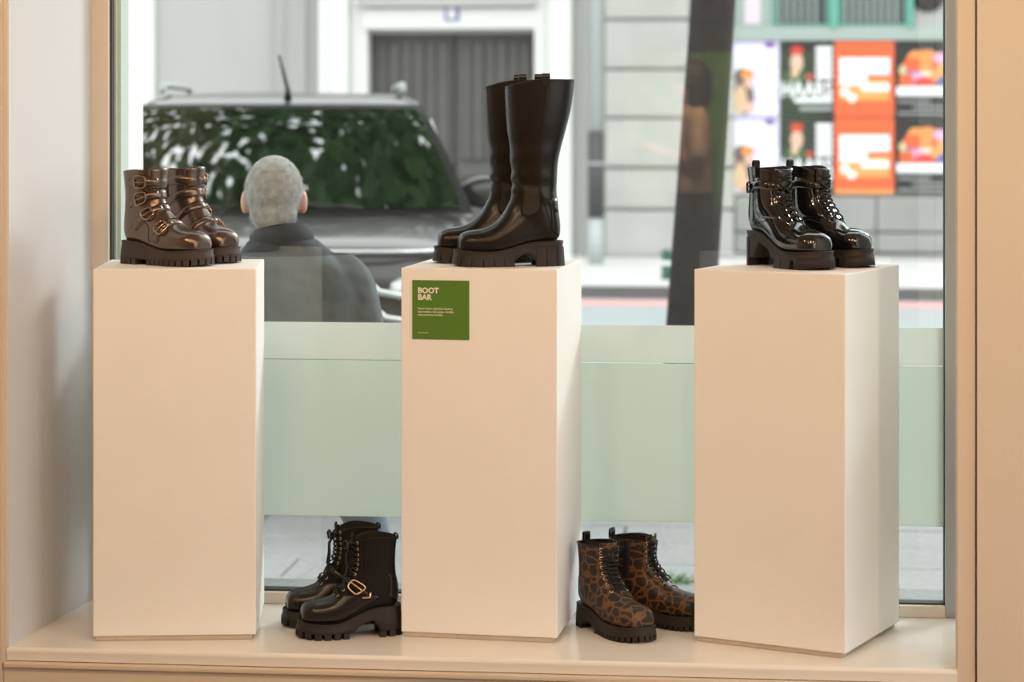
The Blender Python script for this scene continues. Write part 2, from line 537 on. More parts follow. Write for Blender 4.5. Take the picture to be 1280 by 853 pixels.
# ------------------------------------------------------------------ street
structure(box('added_side_ground', 3.32, 30, -14, 0.24, STREET - 0.2, STREET - 0.01, M['pave_base']), 'added unseen pavement outside the added side glazing')  # ground added to cover the bright lower sky outside the side glazing
structure(box('pavement', -14, 30, 0.24, 6.4, STREET - 0.2, STREET - 0.012, M['pave_base']), 'grey pavement outside the shop window')
pav = bpy.data.objects['pavement']
random.seed(3)
rows = [0.32, 0.95, 1.55, 2.1, 2.62, 3.06, 3.46, 3.92, 4.30, 4.85, 5.40, 5.95, 6.38]
for r in range(len(rows) - 1):
    x = -4.4 - random.random()
    while x < 4.6:
        w = 0.9 + random.random() * 0.5
        dz = random.uniform(-0.003, 0.004)
        o = box('paving_slab', x + 0.006, x + w - 0.006, rows[r] + 0.007, rows[r + 1] - 0.007, STREET - 0.05, STREET + dz, M['pave'], pav, bevel=0.005, seg=1)
        x += w
YB = 21.0                       # plane of the houses opposite
structure(box('road', -40, 40, 6.4, 16.45, STREET - 0.3, STREET, M['road']), 'pale asphalt road between the pavements')
structure(box('far_kerb', -40, 40, 16.45, 16.62, STREET - 0.3, STREET + 0.112, M['kerb']), 'dark stone kerb across the road')
structure(box('far_pavement', -40, 40, 16.62, YB + 0.3, STREET - 0.3, STREET + 0.11, M['far_pave']), 'pale pavement in front of the houses opposite')
structure(box('road_stripe', -40, 40, 15.60, 16.30, STREET - 0.01, STREET + 0.004, M['road_red']), 'faded red stripe along the far road edge')

# ================================================================== BOOTS
ANKLE = [  # front/top line x,z | sole/back line x,z | half width | fullness top, bottom
    (.2500, .021, .2500, .005, .013, 2.0, 2.0), (.2485, .034, .2490, .000, .027, 2.1, 2.4),
    (.2400, .0465, .2410, -.002, .0365, 2.2, 2.8), (.2215, .0545, .2220, -.003, .0440, 2.2, 3.2),
    (.1960, .0590, .1960, -.003, .0460, 2.1, 3.4), (.1720, .067, .1500, -.003, .0465, 2.1, 3.4),
    (.1510, .082, .1050, -.003, .0450, 2.1, 3.2), (.1370, .097, .0600, -.003, .0425, 2.1, 3.0),
    (.1280, .110, .0220, -.002, .0410, 2.1, 2.6), (.1215, .122, .0020, .012, .0410, 2.1, 2.4),
    (.1175, .134, -.0020, .040, .0410, 2.1, 2.3), (.1145, .147, .0015, .075, .0420, 2.1, 2.3),
    (.1130, .161, .0050, .110, .0435, 2.1, 2.3), (.1130, .178, .0055, .145, .0445, 2.2, 2.3),
    (.1140, .197, .0040, .177, .0460, 2.2, 2.3), (.1150, .220, .0015, .204, .0470, 2.2, 2.3),
    (.1160, .233, .0000, .214, .0475, 2.2, 2.3)]
TALL = ANKLE[:9] + [
    (.1210, .122, .0010, .016, .0420, 2.1, 2.4), (.1185, .138, -.0010, .052, .0430, 2.1, 2.3),
    (.1180, .162, .0050, .100, .0450, 2.1, 2.3), (.1195, .195, .0060, .152, .0470, 2.1, 2.3),
    (.1225, .238, .0000, .212, .0520, 2.2, 2.3), (.1280, .285, -.0160, .270, .0570, 2.2, 2.3),
    (.1320, .330, -.0290, .322, .0600, 2.2, 2.3), (.1340, .370, -.0360, .367, .0610, 2.2, 2.3),
    (.1345, .392, -.0385, .391, .0615, 2.2, 2.3)]


class Boot:
    def __init__(s, name, st, k, hf, hh, m, L=1.0, lean=0.0, wrinkle=0.0, zk=0.09):
        s.st = []
        for (a, b, c, d, w, n1, n2) in st:
            b = b if b < zk else zk + (b - zk) * k
            d = d if d < zk * 0.5 else zk * 0.5 + (d - zk * 0.5) * (zk * 0.5 + (st[-1][3] - zk) * k) / (st[-1][3] - zk * 0.5)
            s.st.append((a, b, c, d, w, n1, n2))
        s.n = len(st) - 1
        s.hf, s.hh, s.m, s.L, s.wr = hf, hh, m, L, wrinkle
        s.root = empty(name)

    def zs(s, x):
        return s.hf + (s.hh - s.hf) * smooth01((0.175 - x) / 0.125) + 0.004 * max(0, (x - 0.19) / 0.06) ** 2

    def warp(s, p):
        x, y, z = p
        yc = s.m * 0.010 * max(0.0, (x - 0.09) / 0.16) ** 2
        return Vector((x * s.L, y + yc, z))

    def at(s, t):
        tt = max(0.0, min(s.n - 1e-6, t))
        i = int(tt)
        q = tt - i
        g = [s.st[max(0, min(s.n, j))] for j in (i - 1, i, i + 1, i + 2)]
        r = [cr(g[0][c], g[1][c], g[2][c], g[3][c], q) for c in range(7)]
        if t > s.n:
            e = t - s.n
            for c in range(4):
                r[c] += e * (s.st[s.n][c] - s.st[s.n - 1][c])
        return r

    def raw(s, t, th):
        tx, tz, bx, bz, w, n1, n2 = s.at(t)
        c, d = cos(th), sin(th)
        n_ = n1 if c > 0 else n2
        X = math.copysign(abs(c) ** (2 / n_), c)
        Y = math.copysign(abs(d) ** (2 / n_), d)
        x = (tx + bx) / 2 + (tx - bx) / 2 * X
        z = (tz + bz) / 2 + (tz - bz) / 2 * X
        y = w * Y
        if s.wr:
            e = exp(-((t - 11.2) / 1.1) ** 2)
            e2 = exp(-((t - 13.2) / 0.9) ** 2) * 0.6
            q = s.wr * (0.3 + 0.35 * (1 + cos(th))) * (e * sin(5.5 * t + 2.2 * cos(th + 0.5)) + e2 * sin(4 * t + 2 * cos(th - 0.6)))
            x += q * X * 0.6
            y += q * Y
        return s.warp((x, y, z + s.zs(min(max(x, 0), .25))))

    def P(s, t, th, off=0.0):
        p = s.raw(t, th)
        if off:
            p = p + s.N(t, th) * off
        return p

    def dt(s, t, th):
        return (s.raw(t + .05, th) - s.raw(t - .05, th)) / .1

    def dth(s, t, th):
        return (s.raw(t, th + .03) - s.raw(t, th - .03)) / .06

    def N(s, t, th):
        n_ = s.dth(t, th).cross(s.dt(t, th))
        if n_.length < 1e-9:
            return Vector((1, 0, 0))
        n_.normalize()
        tx, tz, bx, bz, w, _, _ = s.at(t)
        c = s.warp(((tx + bx) / 2, 0, (tz + bz) / 2 + s.zs(min(max((tx + bx) / 2, 0), .25))))
        if n_.dot(s.raw(t, th) - c) < 0:
            n_.negate()
        return n_

    def tz(s, th, z):
        """station at which the surface at angle th reaches height z"""
        a, b = 5.0, float(s.n)
        for _ in range(24):
            m_ = (a + b) / 2
            if s.raw(m_, th).z < z:
                a = m_
            else:
                b = m_
        return a

    # ---- parts
    def add(s, name, v, f, m, parent=None, smooth=True):
        o = obj(name, v, f, m, parent or s.root, smooth)
        return fixn(o)

    def upper(s, m, per=4, K=44, name='upper'):
        v, f = [], []
        R = s.n * per
        for i in range(R + 1):
            for k in range(K):
                v.append(s.raw(i / per, 2 * pi * k / K))
        for i in range(R):
            for k in range(K):
                f.append((i * K + k, i * K + (k + 1) % K, (i + 1) * K + (k + 1) % K, (i + 1) * K + k))
        f.append(tuple(range(K)))
        o = s.add(name, v, f, m)
        # lining: turned-over rim and inner wall
        v, f = [], []
        rows = [(s.n, 0.0), (s.n + 0.05, -0.002)] + [(s.n - j * 0.5, -0.004) for j in range(0, 14)]
        for (t, off) in rows:
            for k in range(K):
                v.append(s.P(t, 2 * pi * k / K, off))
        for i in range(len(rows) - 1):
            for k in range(K):
                f.append((i * K + k, i * K + (k + 1) % K, (i + 1) * K + (k + 1) % K, (i + 1) * K + k))
        obj('lining', v, f, M['lining'], s.root, True)
        return o

    def patch(s, name, t0, t1, a0, a1, off, m, nu=10, nv=10, parent=None, strap=None):
        """raised panel; t0/t1/a0/a1 numbers or functions of 0..1; strap = half width -> t0 is its centre line"""
        fn = lambda q: q if callable(q) else (lambda w_: q)
        T0, A0, A1 = fn(t0), fn(a0), fn(a1)
        T1 = fn(t1)
        v, f = [], []
        for i in range(nu + 1):
            for j in range(nv + 1):
                p, q = i / nu, j / nv
                th = A0(p) + (A1(p) - A0(p)) * q
                if strap:
                    tc = T0(q)
                    d = s.dt(tc, th).length
                    t = tc + (2 * p - 1) * strap / max(d, 0.006)
                    th = A0(0) + (A1(0) - A0(0)) * q
                else:
                    t = T0(q) + (T1(q) - T0(q)) * p
                e = 0.0 if 0 < i < nu and 0 < j < nv else 0.35
                v.append(s.P(t, th, off * (1 - e)))
        W = nv + 1
        for i in range(nu):
            for j in range(nv):
                f.append((i * W + j, i * W + j + 1, (i + 1) * W + j + 1, (i + 1) * W + j))
        rim = [j for j in range(W)] + [i * W + nv for i in range(1, nu + 1)] + [nu * W + j for j in range(nv - 1, -1, -1)] + [i * W for i in range(nu - 1, 0, -1)]
        b = len(v)
        for r_ in rim:
            i, j = divmod(r_, W)
            v.append(Vector(v[r_]) - (s.P(*s._lt(T0, T1, A0, A1, i / nu, j / nv, strap), 0.001) - s.P(*s._lt(T0, T1, A0, A1, i / nu, j / nv, strap))) * (off * 1.2 / 0.001))
        for q in range(len(rim)):
            f.append((rim[q], rim[(q + 1) % len(rim)], b + (q + 1) % len(rim), b + q))
        return s.add(name, v, f, m, parent)

    def _lt(s, T0, T1, A0, A1, p, q, strap):
        if strap:
            th = A0(0) + (A1(0) - A0(0)) * q
            tc = T0(q)
            return tc + (2 * p - 1) * strap / max(s.dt(tc, th).length, 0.006), th
        return T0(q) + (T1(q) - T0(q)) * p, A0(p) + (A1(p) - A0(p)) * q

    def line(s, name, pts, r, off, m, parent=None, per=6, closed=False, n=5, flat=1.0):
        out = []
        N_ = len(pts)
        segs = N_ if closed else N_ - 1
        for i in range(segs):
            g = [pts[(i + d) % N_] if closed else pts[max(0, min(N_ - 1, i + d))] for d in (-1, 0, 1, 2)]
            for k in range(per):
                q = k / per
                out.append(s.P(cr(g[0][0], g[1][0], g[2][0], g[3][0], q), cr(g[0][1], g[1][1], g[2][1], g[3][1], q), off))
        if not closed:
            out.append(s.P(pts[-1][0], pts[-1][1], off))
        v, f = tube_vf(out, r, n, closed, flat)
        return s.add(name, v, f, m, parent)

    def loc(s, t, th, a, b):
        """(t,th) moved by a metres round the ring and b metres up the ring axis"""
        return t + b / max(s.dt(t, th).length, 0.004), th + a / max(s.dth(t, th).length, 0.01)

    def eyelet(s, t, th, m, r=0.0034, parent=None):
        pts = []
        for k in range(10):
            q = 2 * pi * k / 10
            pts.append(s.P(*s.loc(t, th, r * cos(q), r * sin(q)), 0.0022))
        v, f = tube_vf(pts, 0.0011, 5, True)
        return s.add('eyelet', v, f, m, parent)

    def buckle(s, t, th, a, b, m, r=0.002, off=0.006, parent=None, name='buckle'):
        pts = []
        for k in range(24):
            q = 2 * pi * k / 24
            ca, sb = cos(q), sin(q)
            x = math.copysign(abs(ca) ** 0.55, ca) * a
            y = math.copysign(abs(sb) ** 0.55, sb) * b
            pts.append(s.P(*s.loc(t, th, x, y), off))
        v, f = tube_vf(pts, r, 6, True)
        o = s.add(name, v, f, m, parent)
        sg = -1 if th < 0 else 1
        pr = [s.P(*s.loc(t, th, x, 0), off + 0.002) for x in (sg * a, sg * a * .3, -sg * a * .4, -sg * a)]
        v, f = tube_vf(pr, r * 0.75, 5)
        s.add('prong', v, f, m, o)
        return o

    def pull_tab(s, th, m, w=0.008, h=0.020, down=1.0, name='pull_tab', inn=0.004):
        t = s.n
        up = Vector((0, 0, 1))
        n_ = s.N(t, th)
        tg = s.dth(t, th).normalized()
        c = []
        for q in (down, down * 0.5, 0.0):
            c.append(s.P(t - q, th, 0.0025))
        top = s.P(t, th)
        for k in range(7):
            a = pi * k / 6
            c.append(top + n_ * (0.0045 * cos(a) - 0.002) + up * (h - 0.006 + 0.006 * sin(a)))
        c.append(s.P(t, th, -0.006))
        c.append(s.P(t - down * .6, th, -0.0065))
        v, f = [], []
        for i, p in enumerate(c):
            d = (c[min(i + 1, len(c) - 1)] - c[max(i - 1, 0)]).normalized()
            nn = d.cross(tg).normalized() * 0.0012
            for sx, sn in ((-1, -1), (1, -1), (1, 1), (-1, 1)):
                v.append(p + tg * w * sx + nn * sn)
        for i in range(len(c) - 1):
            for k in range(4):
                f.append((4 * i + k, 4 * i + (k + 1) % 4, 4 * i + 4 + (k + 1) % 4, 4 * i + 4 + k))
        f += [(0, 1, 2, 3), tuple(4 * (len(c) - 1) + k for k in range(4))]
        return s.add(name, v, f, m, smooth=False)

    # ---- sole
    def outline(s, grow=0.0, n=56):
        ctl = [(-.0085, 0), (-.0065, .012), (.000, .0235), (.014, .0335), (.040, .0390), (.075, .0390), (.105, .0395), (.135, .0430),
               (.165, .0490), (.195, .0515), (.220, .0480), (.240, .0385), (.2525, .0255), (.2575, .0125), (.2585, 0)]
        pts = []
        c = [(ctl[1][0], -ctl[1][1])] + ctl + [(ctl[-2][0], -ctl[-2][1])]
        seg = len(ctl) - 1
        for i in range(n + 1):
            q = i / n * seg
            j = min(int(q), seg - 1)
            q -= j
            pts.append((cr(c[j][0], c[j + 1][0], c[j + 2][0], c[j + 3][0], q), max(0.0, cr(c[j][1], c[j + 1][1], c[j + 2][1], c[j + 3][1], q))))
        ring = pts + [(x, -y) for x, y in pts[-2:0:-1]]
        N_ = len(ring)
        nor = []
        for i in range(N_):
            a, b = ring[i - 1], ring[(i + 1) % N_]
            dx, dy = b[0] - a[0], b[1] - a[1]
            l = sqrt(dx * dx + dy * dy) or 1
            nor.append((-dy / l, dx / l))
        cx_ = 0.12
        out = []
        for (x, y), (nx, ny) in zip(ring, nor):
            if nx * (x - cx_) + ny * y < 0:
                nx, ny = -nx, -ny
            out.append((x, y, nx, ny))
        return out

    def sole(s, m, lug_h, xh, xf, arch, lug_n, lug_fill, lug_full=False, m_welt=None, breast=0.012, flare=0.003, smooth_toe=None,
             heel_taper=0.0):
        ring = s.outline()
        N_ = len(ring)
        H = N_ // 2
        spring = lambda x: 0.007 * max(0, (x - 0.2) / 0.06) ** 2

        def zb(x):
            base = lug_h + spring(x)
            up = s.zs(min(max(x, 0), .25)) - arch
            g = smooth01((x - xh) / breast + 0.5) * smooth01((xf - x) / (breast * 1.6) + 0.5)
            return base + max(0, up - base) * g

        body_in = 0.0015 if lug_full else 0.0
        layers = [(-0.006, lambda x: s.zs(x) + 0.0055), (0.0005, lambda x: s.zs(x) + 0.0050), (0.002, lambda x: s.zs(x) + 0.0015),
                  (0.0022 - body_in, lambda x: s.zs(x) - 0.006), (0.002 + flare * .5 - body_in, lambda x: (s.zs(x) + zb(x)) / 2),
                  (0.002 + flare - body_in, lambda x: zb(x) + 0.002), (0.0 + flare - body_in, lambda x: zb(x))]
        v, f = [], []
        for off, zf in layers:
            for (x, y, nx, ny) in ring:
                xx = min(max(x, 0), .25)
                ht = heel_taper * max(0, 1 - x / 0.08) * (s.zs(xx) - zf(xx)) / max(s.zs(xx), .01)
                v.append(s.warp((x + nx * off + ht, y + ny * off, zf(xx))))
        for l in range(len(layers) - 1):
            for k in range(N_):
                f.append((l * N_ + k, l * N_ + (k + 1) % N_, (l + 1) * N_ + (k + 1) % N_, (l + 1) * N_ + k))
        for base in (0, (len(layers) - 1) * N_):
            for k in range(H):
                a, b = base + k, base + k + 1
                c, d = base + (N_ - k - 1) % N_, base + (N_ - k) % N_
                q = [a, b, c, d]
                q2 = []
                for w_ in q:
                    if w_ not in q2:
                        q2.append(w_)
                if len(q2) > 2:
                    f.append(tuple(q2))
        so = s.add('sole', v, f, m)
        # arc length around the outline, lugs evenly spaced
        acc = [0.0]
        for i in range(N_):
            a, b = ring[i], ring[(i + 1) % N_]
            acc.append(acc[-1] + sqrt((a[0] - b[0]) ** 2 + (a[1] - b[1]) ** 2))
        tot = acc[-1]

        def pt(q):
            q = q % tot
            i = 0
            lo_, hi_ = 0, N_ - 1
            while lo_ < hi_:
                mid = (lo_ + hi_ + 1) // 2
                if acc[mid] <= q:
                    lo_ = mid
                else:
                    hi_ = mid - 1
            i = lo_
            w_ = (q - acc[i]) / max(acc[i + 1] - acc[i], 1e-9)
            a, b = ring[i], ring[(i + 1) % N_]
            return [a[c] + (b[c] - a[c]) * w_ for c in range(4)]

        for i in range(lug_n):
            q0 = tot * i / lug_n - tot / lug_n * lug_fill / 2
            q1 = q0 + tot / lug_n * lug_fill
            xs = [pt(q)[0] for q in (q0, (q0 + q1) / 2, q1)]
            if max(xs) > xh - 0.002 and min(xs) < xf + 0.002:
                continue
            if smooth_toe and max(xs) > smooth_toe:
                continue
            v, f = [], []
            K = 4
            for k in range(K + 1):
                x, y, nx, ny = pt(q0 + (q1 - q0) * k / K)
                xx = min(max(x, 0), .25)
                zt = s.zs(xx) - 0.009 if lug_full else zb(x) + 0.001
                z0 = spring(x) * 0.8
                ht = heel_taper * max(0, 1 - x / 0.08)
                fl = flare
                o_t = 0.0030 if lug_full else 0.002 + fl
                o_b = 0.0035 + fl if lug_full else 0.002 + fl
                v.append(s.warp((x + nx * o_t + (0 if not ht else ht * (s.zs(xx) - zt) / s.zs(xx)), y + ny * o_t, zt)))
                v.append(s.warp((x + nx * o_b + ht, y + ny * o_b, z0)))
                v.append(s.warp((x - nx * 0.022 + ht, y - ny * 0.022, z0)))
                v.append(s.warp((x - nx * 0.022, y - ny * 0.022, zb(x) + 0.001)))
            for k in range(K):
                for c in range(4):
                    f.append((4 * k + c, 4 * k + (c + 1) % 4, 4 * k + 4 + (c + 1) % 4, 4 * k + 4 + c))
            f += [(0, 1, 2, 3), tuple(4 * K + c for c in range(4))]
            s.add('tread_lug', v, f, m, so, smooth=False)
        # welt
        pts = [s.warp((x + nx * 0.0005, y + ny * 0.0005, s.zs(min(max(x, 0), .25)) + 0.0045)) for (x, y, nx, ny) in ring[::2]]
        v, f = tube_vf(pts, 0.0022, 6, True)
        s.add('welt', v, f, m_welt or m)
        if smooth_toe:   # one broad tread block under the toe and across the front
            ks = [k for k in range(N_) if ring[k][0] > smooth_toe]
            v, f = [], []
            for k in ks:
                x, y, nx, ny = ring[k]
                xx = min(max(x, 0), .25)
                zt = s.zs(xx) - 0.009
                v += [s.warp((x + nx * .0035, y + ny * .0035, zt)), s.warp((x + nx * (.0035 + flare), y + ny * (.0035 + flare), spring(x) * .8)),
                      s.warp((x - nx * .03, y * .3, spring(x) * .8)), s.warp((x - nx * .03, y * .3, zt))]
            for a in range(len(ks) - 1):
                for c in range(4):
                    f.append((4 * a + c, 4 * a + (c + 1) % 4, 4 * a + 4 + (c + 1) % 4, 4 * a + 4 + c))
            f += [(0, 1, 2, 3), tuple(4 * (len(ks) - 1) + c for c in range(4))]
            s.add('toe_block', v, f, m, so)
        return so

    def lacing(s, ts, th, m_lace, m_eye, r=0.0019, stay=None, eye_r=0.0034, flat=1.0, thf=None):
        """ts: station of each eyelet row; th: half angle of the eyelet rows"""
        A = thf or (lambda t: th)
        if stay:
            for sg in (-1, 1):
                e = s.patch('eyestay', ts[0] - 0.35, min(ts[-1] + 0.5, s.n - 0.05),
                            lambda p, sg=sg: sg * (A(ts[0] + (ts[-1] - ts[0]) * p) * 0.55),
                            lambda p, sg=sg: sg * (A(ts[0] + (ts[-1] - ts[0]) * p) * 1.55), 0.0016, stay, nu=16, nv=4)
        for t in ts:
            for sg in (-1, 1):
                s.eyelet(t, sg * A(t), m_eye, eye_r)
        la = None
        for i in range(len(ts)):
            for sg in (-1, 1):
                a = (ts[i], sg * A(ts[i]))
                if i + 1 < len(ts):
                    b = (ts[i + 1], -sg * A(ts[i + 1]))
                    o1, o2 = (0.0045, 0.0066) if sg > 0 else (0.0045, 0.0050)
                elif sg > 0:
                    b = (ts[i], -A(ts[i]))
                    o1, o2 = 0.004, 0.006
                else:
                    continue
                pts = []
                for k in range(9):
                    q = k / 8
                    pts.append(s.P(a[0] + (b[0] - a[0]) * q, a[1] + (b[1] - a[1]) * q, o1 * 0.4 + (o2 - o1 * 0.4) * sin(pi * q) ** 0.5 + 0.0015))
                v, f = tube_vf(pts, r, 6, False, flat)
                s.add('lace', v, f, m_lace)

    def place(s, u, Z, ang, z, label, group):
        tag(s.root, label, 'boot', group)
        a = radians(ang)
        c = cw((u - 640) * Z / F, Z, z)
        wa = a + YAW
        s.root.rotation_euler = (0, 0, wa)
        s.root.location = (c.x - 0.125 * s.L * cos(wa), c.y - 0.125 * s.L * sin(wa), z)


PT = 0.900      # top of the plinths


def bronze_boot(m):
    b = Boot('buckle_boot', ANKLE, 0.71, 0.031, 0.051, m)
    b.upper(M['bronze'])
    b.sole(M['bronze_sole'], 0.013, 0.068, 0.098, 0.038, 36, 0.74)
    lat = -m                       # sign of the outer side
    # tongue rising above the collar
    b.patch('tongue', 12.5, lambda q: 16.2 + 0.7 * sin(pi * q) ** .6, lambda p: -0.75, lambda p: 0.75, 0.003, M['bronze'], nu=8, nv=8)
    for i, (tc, wd) in enumerate(((.205, .0115), (.165, .0110), (.126, .0105), (.092, .0100))):
        full = i < 2
        tc = b.tz(lat * (1.15 if full else 1.0), tc)
        a0, a1 = (lat * 1.75, -lat * (2.6 if full else 1.5))
        st = b.patch('strap', tc, tc, a0, a1, 0.0035, M['bronze'], nu=3, nv=26, strap=wd)
        cen = lat * (1.15 if full else 1.0)
        b.buckle(tc, cen, 0.0140, 0.0145, M['bronze_metal'], r=0.0026, off=0.0070)
        b.patch('strap_tip', tc, tc, lat * 1.0, lat * 0.25, 0.0058, M['bronze'], nu=3, nv=6, strap=wd * 0.8)
        for q in (0.62, 0.2, -0.25, -0.6):
            b.eyelet(tc, lat * q, M['bronze_metal'], 0.0022, st)
    if True:
        b.line('seam', [(6.0, lat * 1.95), (6.6, lat * 1.5), (7.2, lat * 1.35), (8.0, lat * 1.45), (8.6, lat * 1.8)], 0.0011, 0.0, M['lining'])
    b.line('zip', [(15.9, -lat * 1.75), (13, -lat * 1.75), (11, -lat * 1.8), (9.5, -lat * 2.0)], 0.0022, 0.0005, M['lining'])
    b.patch('heel_counter', 10.0, 16.0, pi - 0.45, pi + 0.45, 0.001, M['bronze'], nu=10, nv=8)
    return b


def tall_boot(m):
    b = Boot('knee_boot', TALL, 1.04, 0.031, 0.055, m, wrinkle=0.0032)
    b.upper(M['tall'], per=5)
    b.sole(M['black_sole'], 0.014, 0.074, 0.108, 0.020, 24, 0.93, lug_full=True, breast=0.008, flare=0.003)
    cn = b.patch('heel_counter', 8.9, lambda q: 10.9 + 0.35 * sin(pi * q), 2.1, 2 * pi - 2.1, 0.0012, M['tall'], nu=8, nv=16)
    for sg in (-1, 1):
        b.line('side_seam', [(16.9, sg * 1.62), (14, sg * 1.62), (12, sg * 1.66), (10.5, sg * 1.8), (9.4, sg * 2.05), (8.4, sg * 2.2)], 0.0013, 0.0003, M['lining'])
        gz = lambda q, z: b.tz(sg * (0.95 + 0.70 * q), z)
        b.patch('elastic_gore', lambda q: gz(q, .122 + .022 * (2 * q - 1) ** 2), lambda q: gz(q, .196), sg * 0.95, sg * 1.65, 0.0008, M['tall_matte'], nu=8, nv=10)
        b.line('gore_seam', [(b.tz(sg * (.95 + .7 * q), z_), sg * (.95 + .7 * q)) for q, z_ in ((0, .196), (0, .17), (0, .144), (.2, .13), (.5, .122), (.8, .130), (1, .144), (1, .17), (1, .196))], 0.0009, 0.001, M['lining'])
        b.line('emblem', [(10.25, sg * 2.32), (10.45, sg * 2.25), (10.5, sg * 2.34), (10.3, sg * 2.40), (10.5, sg * 2.46), (10.6, sg * 2.54), (10.4, sg * 2.56), (10.55, sg * 2.66)], 0.0009, 0.0018, M['lining'], cn)
        b.pull_tab(sg * 1.62, M['tall'], w=0.0095, h=0.014, down=0.75)
    b.line('top_hem', [(16.75, 2 * pi * k / 16) for k in range(16)], 0.0007, 0.0, M['lining'], closed=True)
    return b


def patent_boot(m):
    b = Boot('patent_boot', ANKLE, 0.57, 0.035, 0.079, m)
    b.upper(M['patent'])
    b.sole(M['black_sole'], 0.020, 0.056, 0.112, 0.020, 18, 0.90, lug_full=True, breast=0.010, flare=0.003, smooth_toe=0.205, heel_taper=0.006)
    lat = -m
    b.patch('tongue', 12.6, 17.6, lambda p: -0.6, lambda p: 0.6, 0.004, M['patent'], nu=8, nv=8)
    b.lacing([5.7, 6.5, 7.4, 8.5, 9.7, 10.9, 13.9, 15.0], 0.42, M['lace_black'], M['buckle_black'], r=0.0024, stay=M['patent'])
    st = b.patch('strap', 12.7, 12.7, -2.2, 2.2, 0.0045, M['patent'], nu=3, nv=30, strap=0.0095)
    for q in range(7):
        b.line('strap_rib', [b.loc(12.7, -0.9 + q * .3, 0, -.006), b.loc(12.7, -0.9 + q * .3, 0, .006)], 0.0011, 0.0052, M['buckle_black'], st, per=3)
    b.buckle(12.7, lat * 2.0, 0.010, 0.012, M['buckle_black'], r=0.0028, off=0.007)
    b.patch('back_stay', 9.4, 16.0, lambda p: pi - 0.95 + .2 * p, lambda p: pi + 0.95 - .2 * p, 0.0022, M['patent'], nu=14, nv=10)
    b.line('toe_seam', [(2.6, -1.5), (3.3, -.9), (3.7, 0), (3.3, .9), (2.6, 1.5)], 0.0012, 0.0006, M['lining'])
    for sg in (-1, 1):
        b.line('seam', [(4.6, sg * .75), (5.6, sg * .95), (6.6, sg * 1.35), (7.6, sg * 1.75), (8.4, sg * 2.2)], 0.0011, 0.0008, M['lining'])
        b.patch('quarter_panel', lambda q: 6.0 + 1.6 * q, lambda q: 13.7, sg * 0.72, sg * 1.6, 0.0012, M['patent'], nu=12, nv=8)
    b.pull_tab(pi, M['tall_matte'], w=0.0085, h=0.018, down=0.8)
    return b


def combat_boot(m):
    b = Boot('combat_boot', ANKLE, 0.66, 0.031, 0.066, m, L=0.935)
    b.upper(M['knit'])
    b.sole(M['black_sole'], 0.014, 0.058, 0.115, 0.022, 26, 0.66, breast=0.010, flare=0.004)
    lat = -m
    b.patch('vamp', lambda q: 0.12, lambda q: 5.4 + 3.0 * abs(2 * q - 1) ** 2, -1.9, 1.9, 0.0014, M['smooth_black'], nu=26, nv=28)
    b.line('toe_seam', [(2.3, -1.5), (2.9, -.9), (3.2, 0), (2.9, .9), (2.3, 1.5)], 0.0016, 0.0010, M['smooth_black'])
    b.patch('heel_counter', 9.0, 11.2, lambda p: pi - 1.1, lambda p: pi + 1.1, 0.0016, M['smooth_black'], nu=8, nv=12)
    b.patch('tongue', 12.5, 17.8, lambda p: -0.45, lambda p: 0.45, 0.003, M['knit'], nu=8, nv=8)
    b.lacing([5.5, 6.2, 8.9, 10.1, 11.2, 12.2, 13.2, 14.2, 15.3], 0.55, M['lace_black'], M['gold'], r=0.0026, stay=M['knit'], eye_r=0.0033, flat=0.6)
    st = b.patch('strap', lambda q: 7.4 + .0 * q, None, -1.75, 1.75, 0.0065, M['smooth_black'], nu=3, nv=26, strap=0.0085)
    b.buckle(7.4, lat * 1.02, 0.0155, 0.0140, M['gold'], r=0.0024, off=0.0098)
    for q in (0.78, 1.0, 1.22):
        b.eyelet(7.4, lat * q, M['gold'], 0.0028, st).location = (0, 0, 0)
    # chevron strap end
    ch = [b.P(*b.loc(7.4, lat * 1.6, lat * -0.006, dz), 0.0090) for dz in (-.0125,)] + [b.P(*b.loc(7.4, lat * 1.6, lat * 0.006, 0), 0.0090)] + [b.P(*b.loc(7.4, lat * 1.6, lat * -0.006, .0125), 0.0090)]
    v, f = tube_vf(ch, 0.0034, 6)
    b.add('chevron_tip', v, f, M['gold'], st)
    # tied ribbon: loops and tails at the top of the lacing
    base = b.P(14.6, 0, 0.009)
    for sg in (-1, 1):
        side = b.dth(14.6, 0).normalized() * sg
        out = b.N(14.6, 0)
        dn = Vector((0, 0, -1))
        loop = [base, base + side * .014 + out * .008 - dn * .012, base + side * .026 + out * .010 - dn * .004, base + side * .022 + out * .009 + dn * .010, base + side * .008 + out * .006 + dn * .004, base]
        v, f = tube_vf(loop, 0.0034, 6, False, 0.5)
        b.add('bow_loop', v, f, M['lace_black'])
        tail = [base, base + side * .008 + out * .010 + dn * .018, base + side * .013 + out * .010 + dn * .045, base + side * .016 + out * .014 + dn * .072]
        v, f = tube_vf(tail, 0.0034, 6, False, 0.5)
        b.add('lace_tail', v, f, M['lace_black'])
    b.pull_tab(pi, M['knit'], w=0.007, h=0.006, down=1.0)
    return b


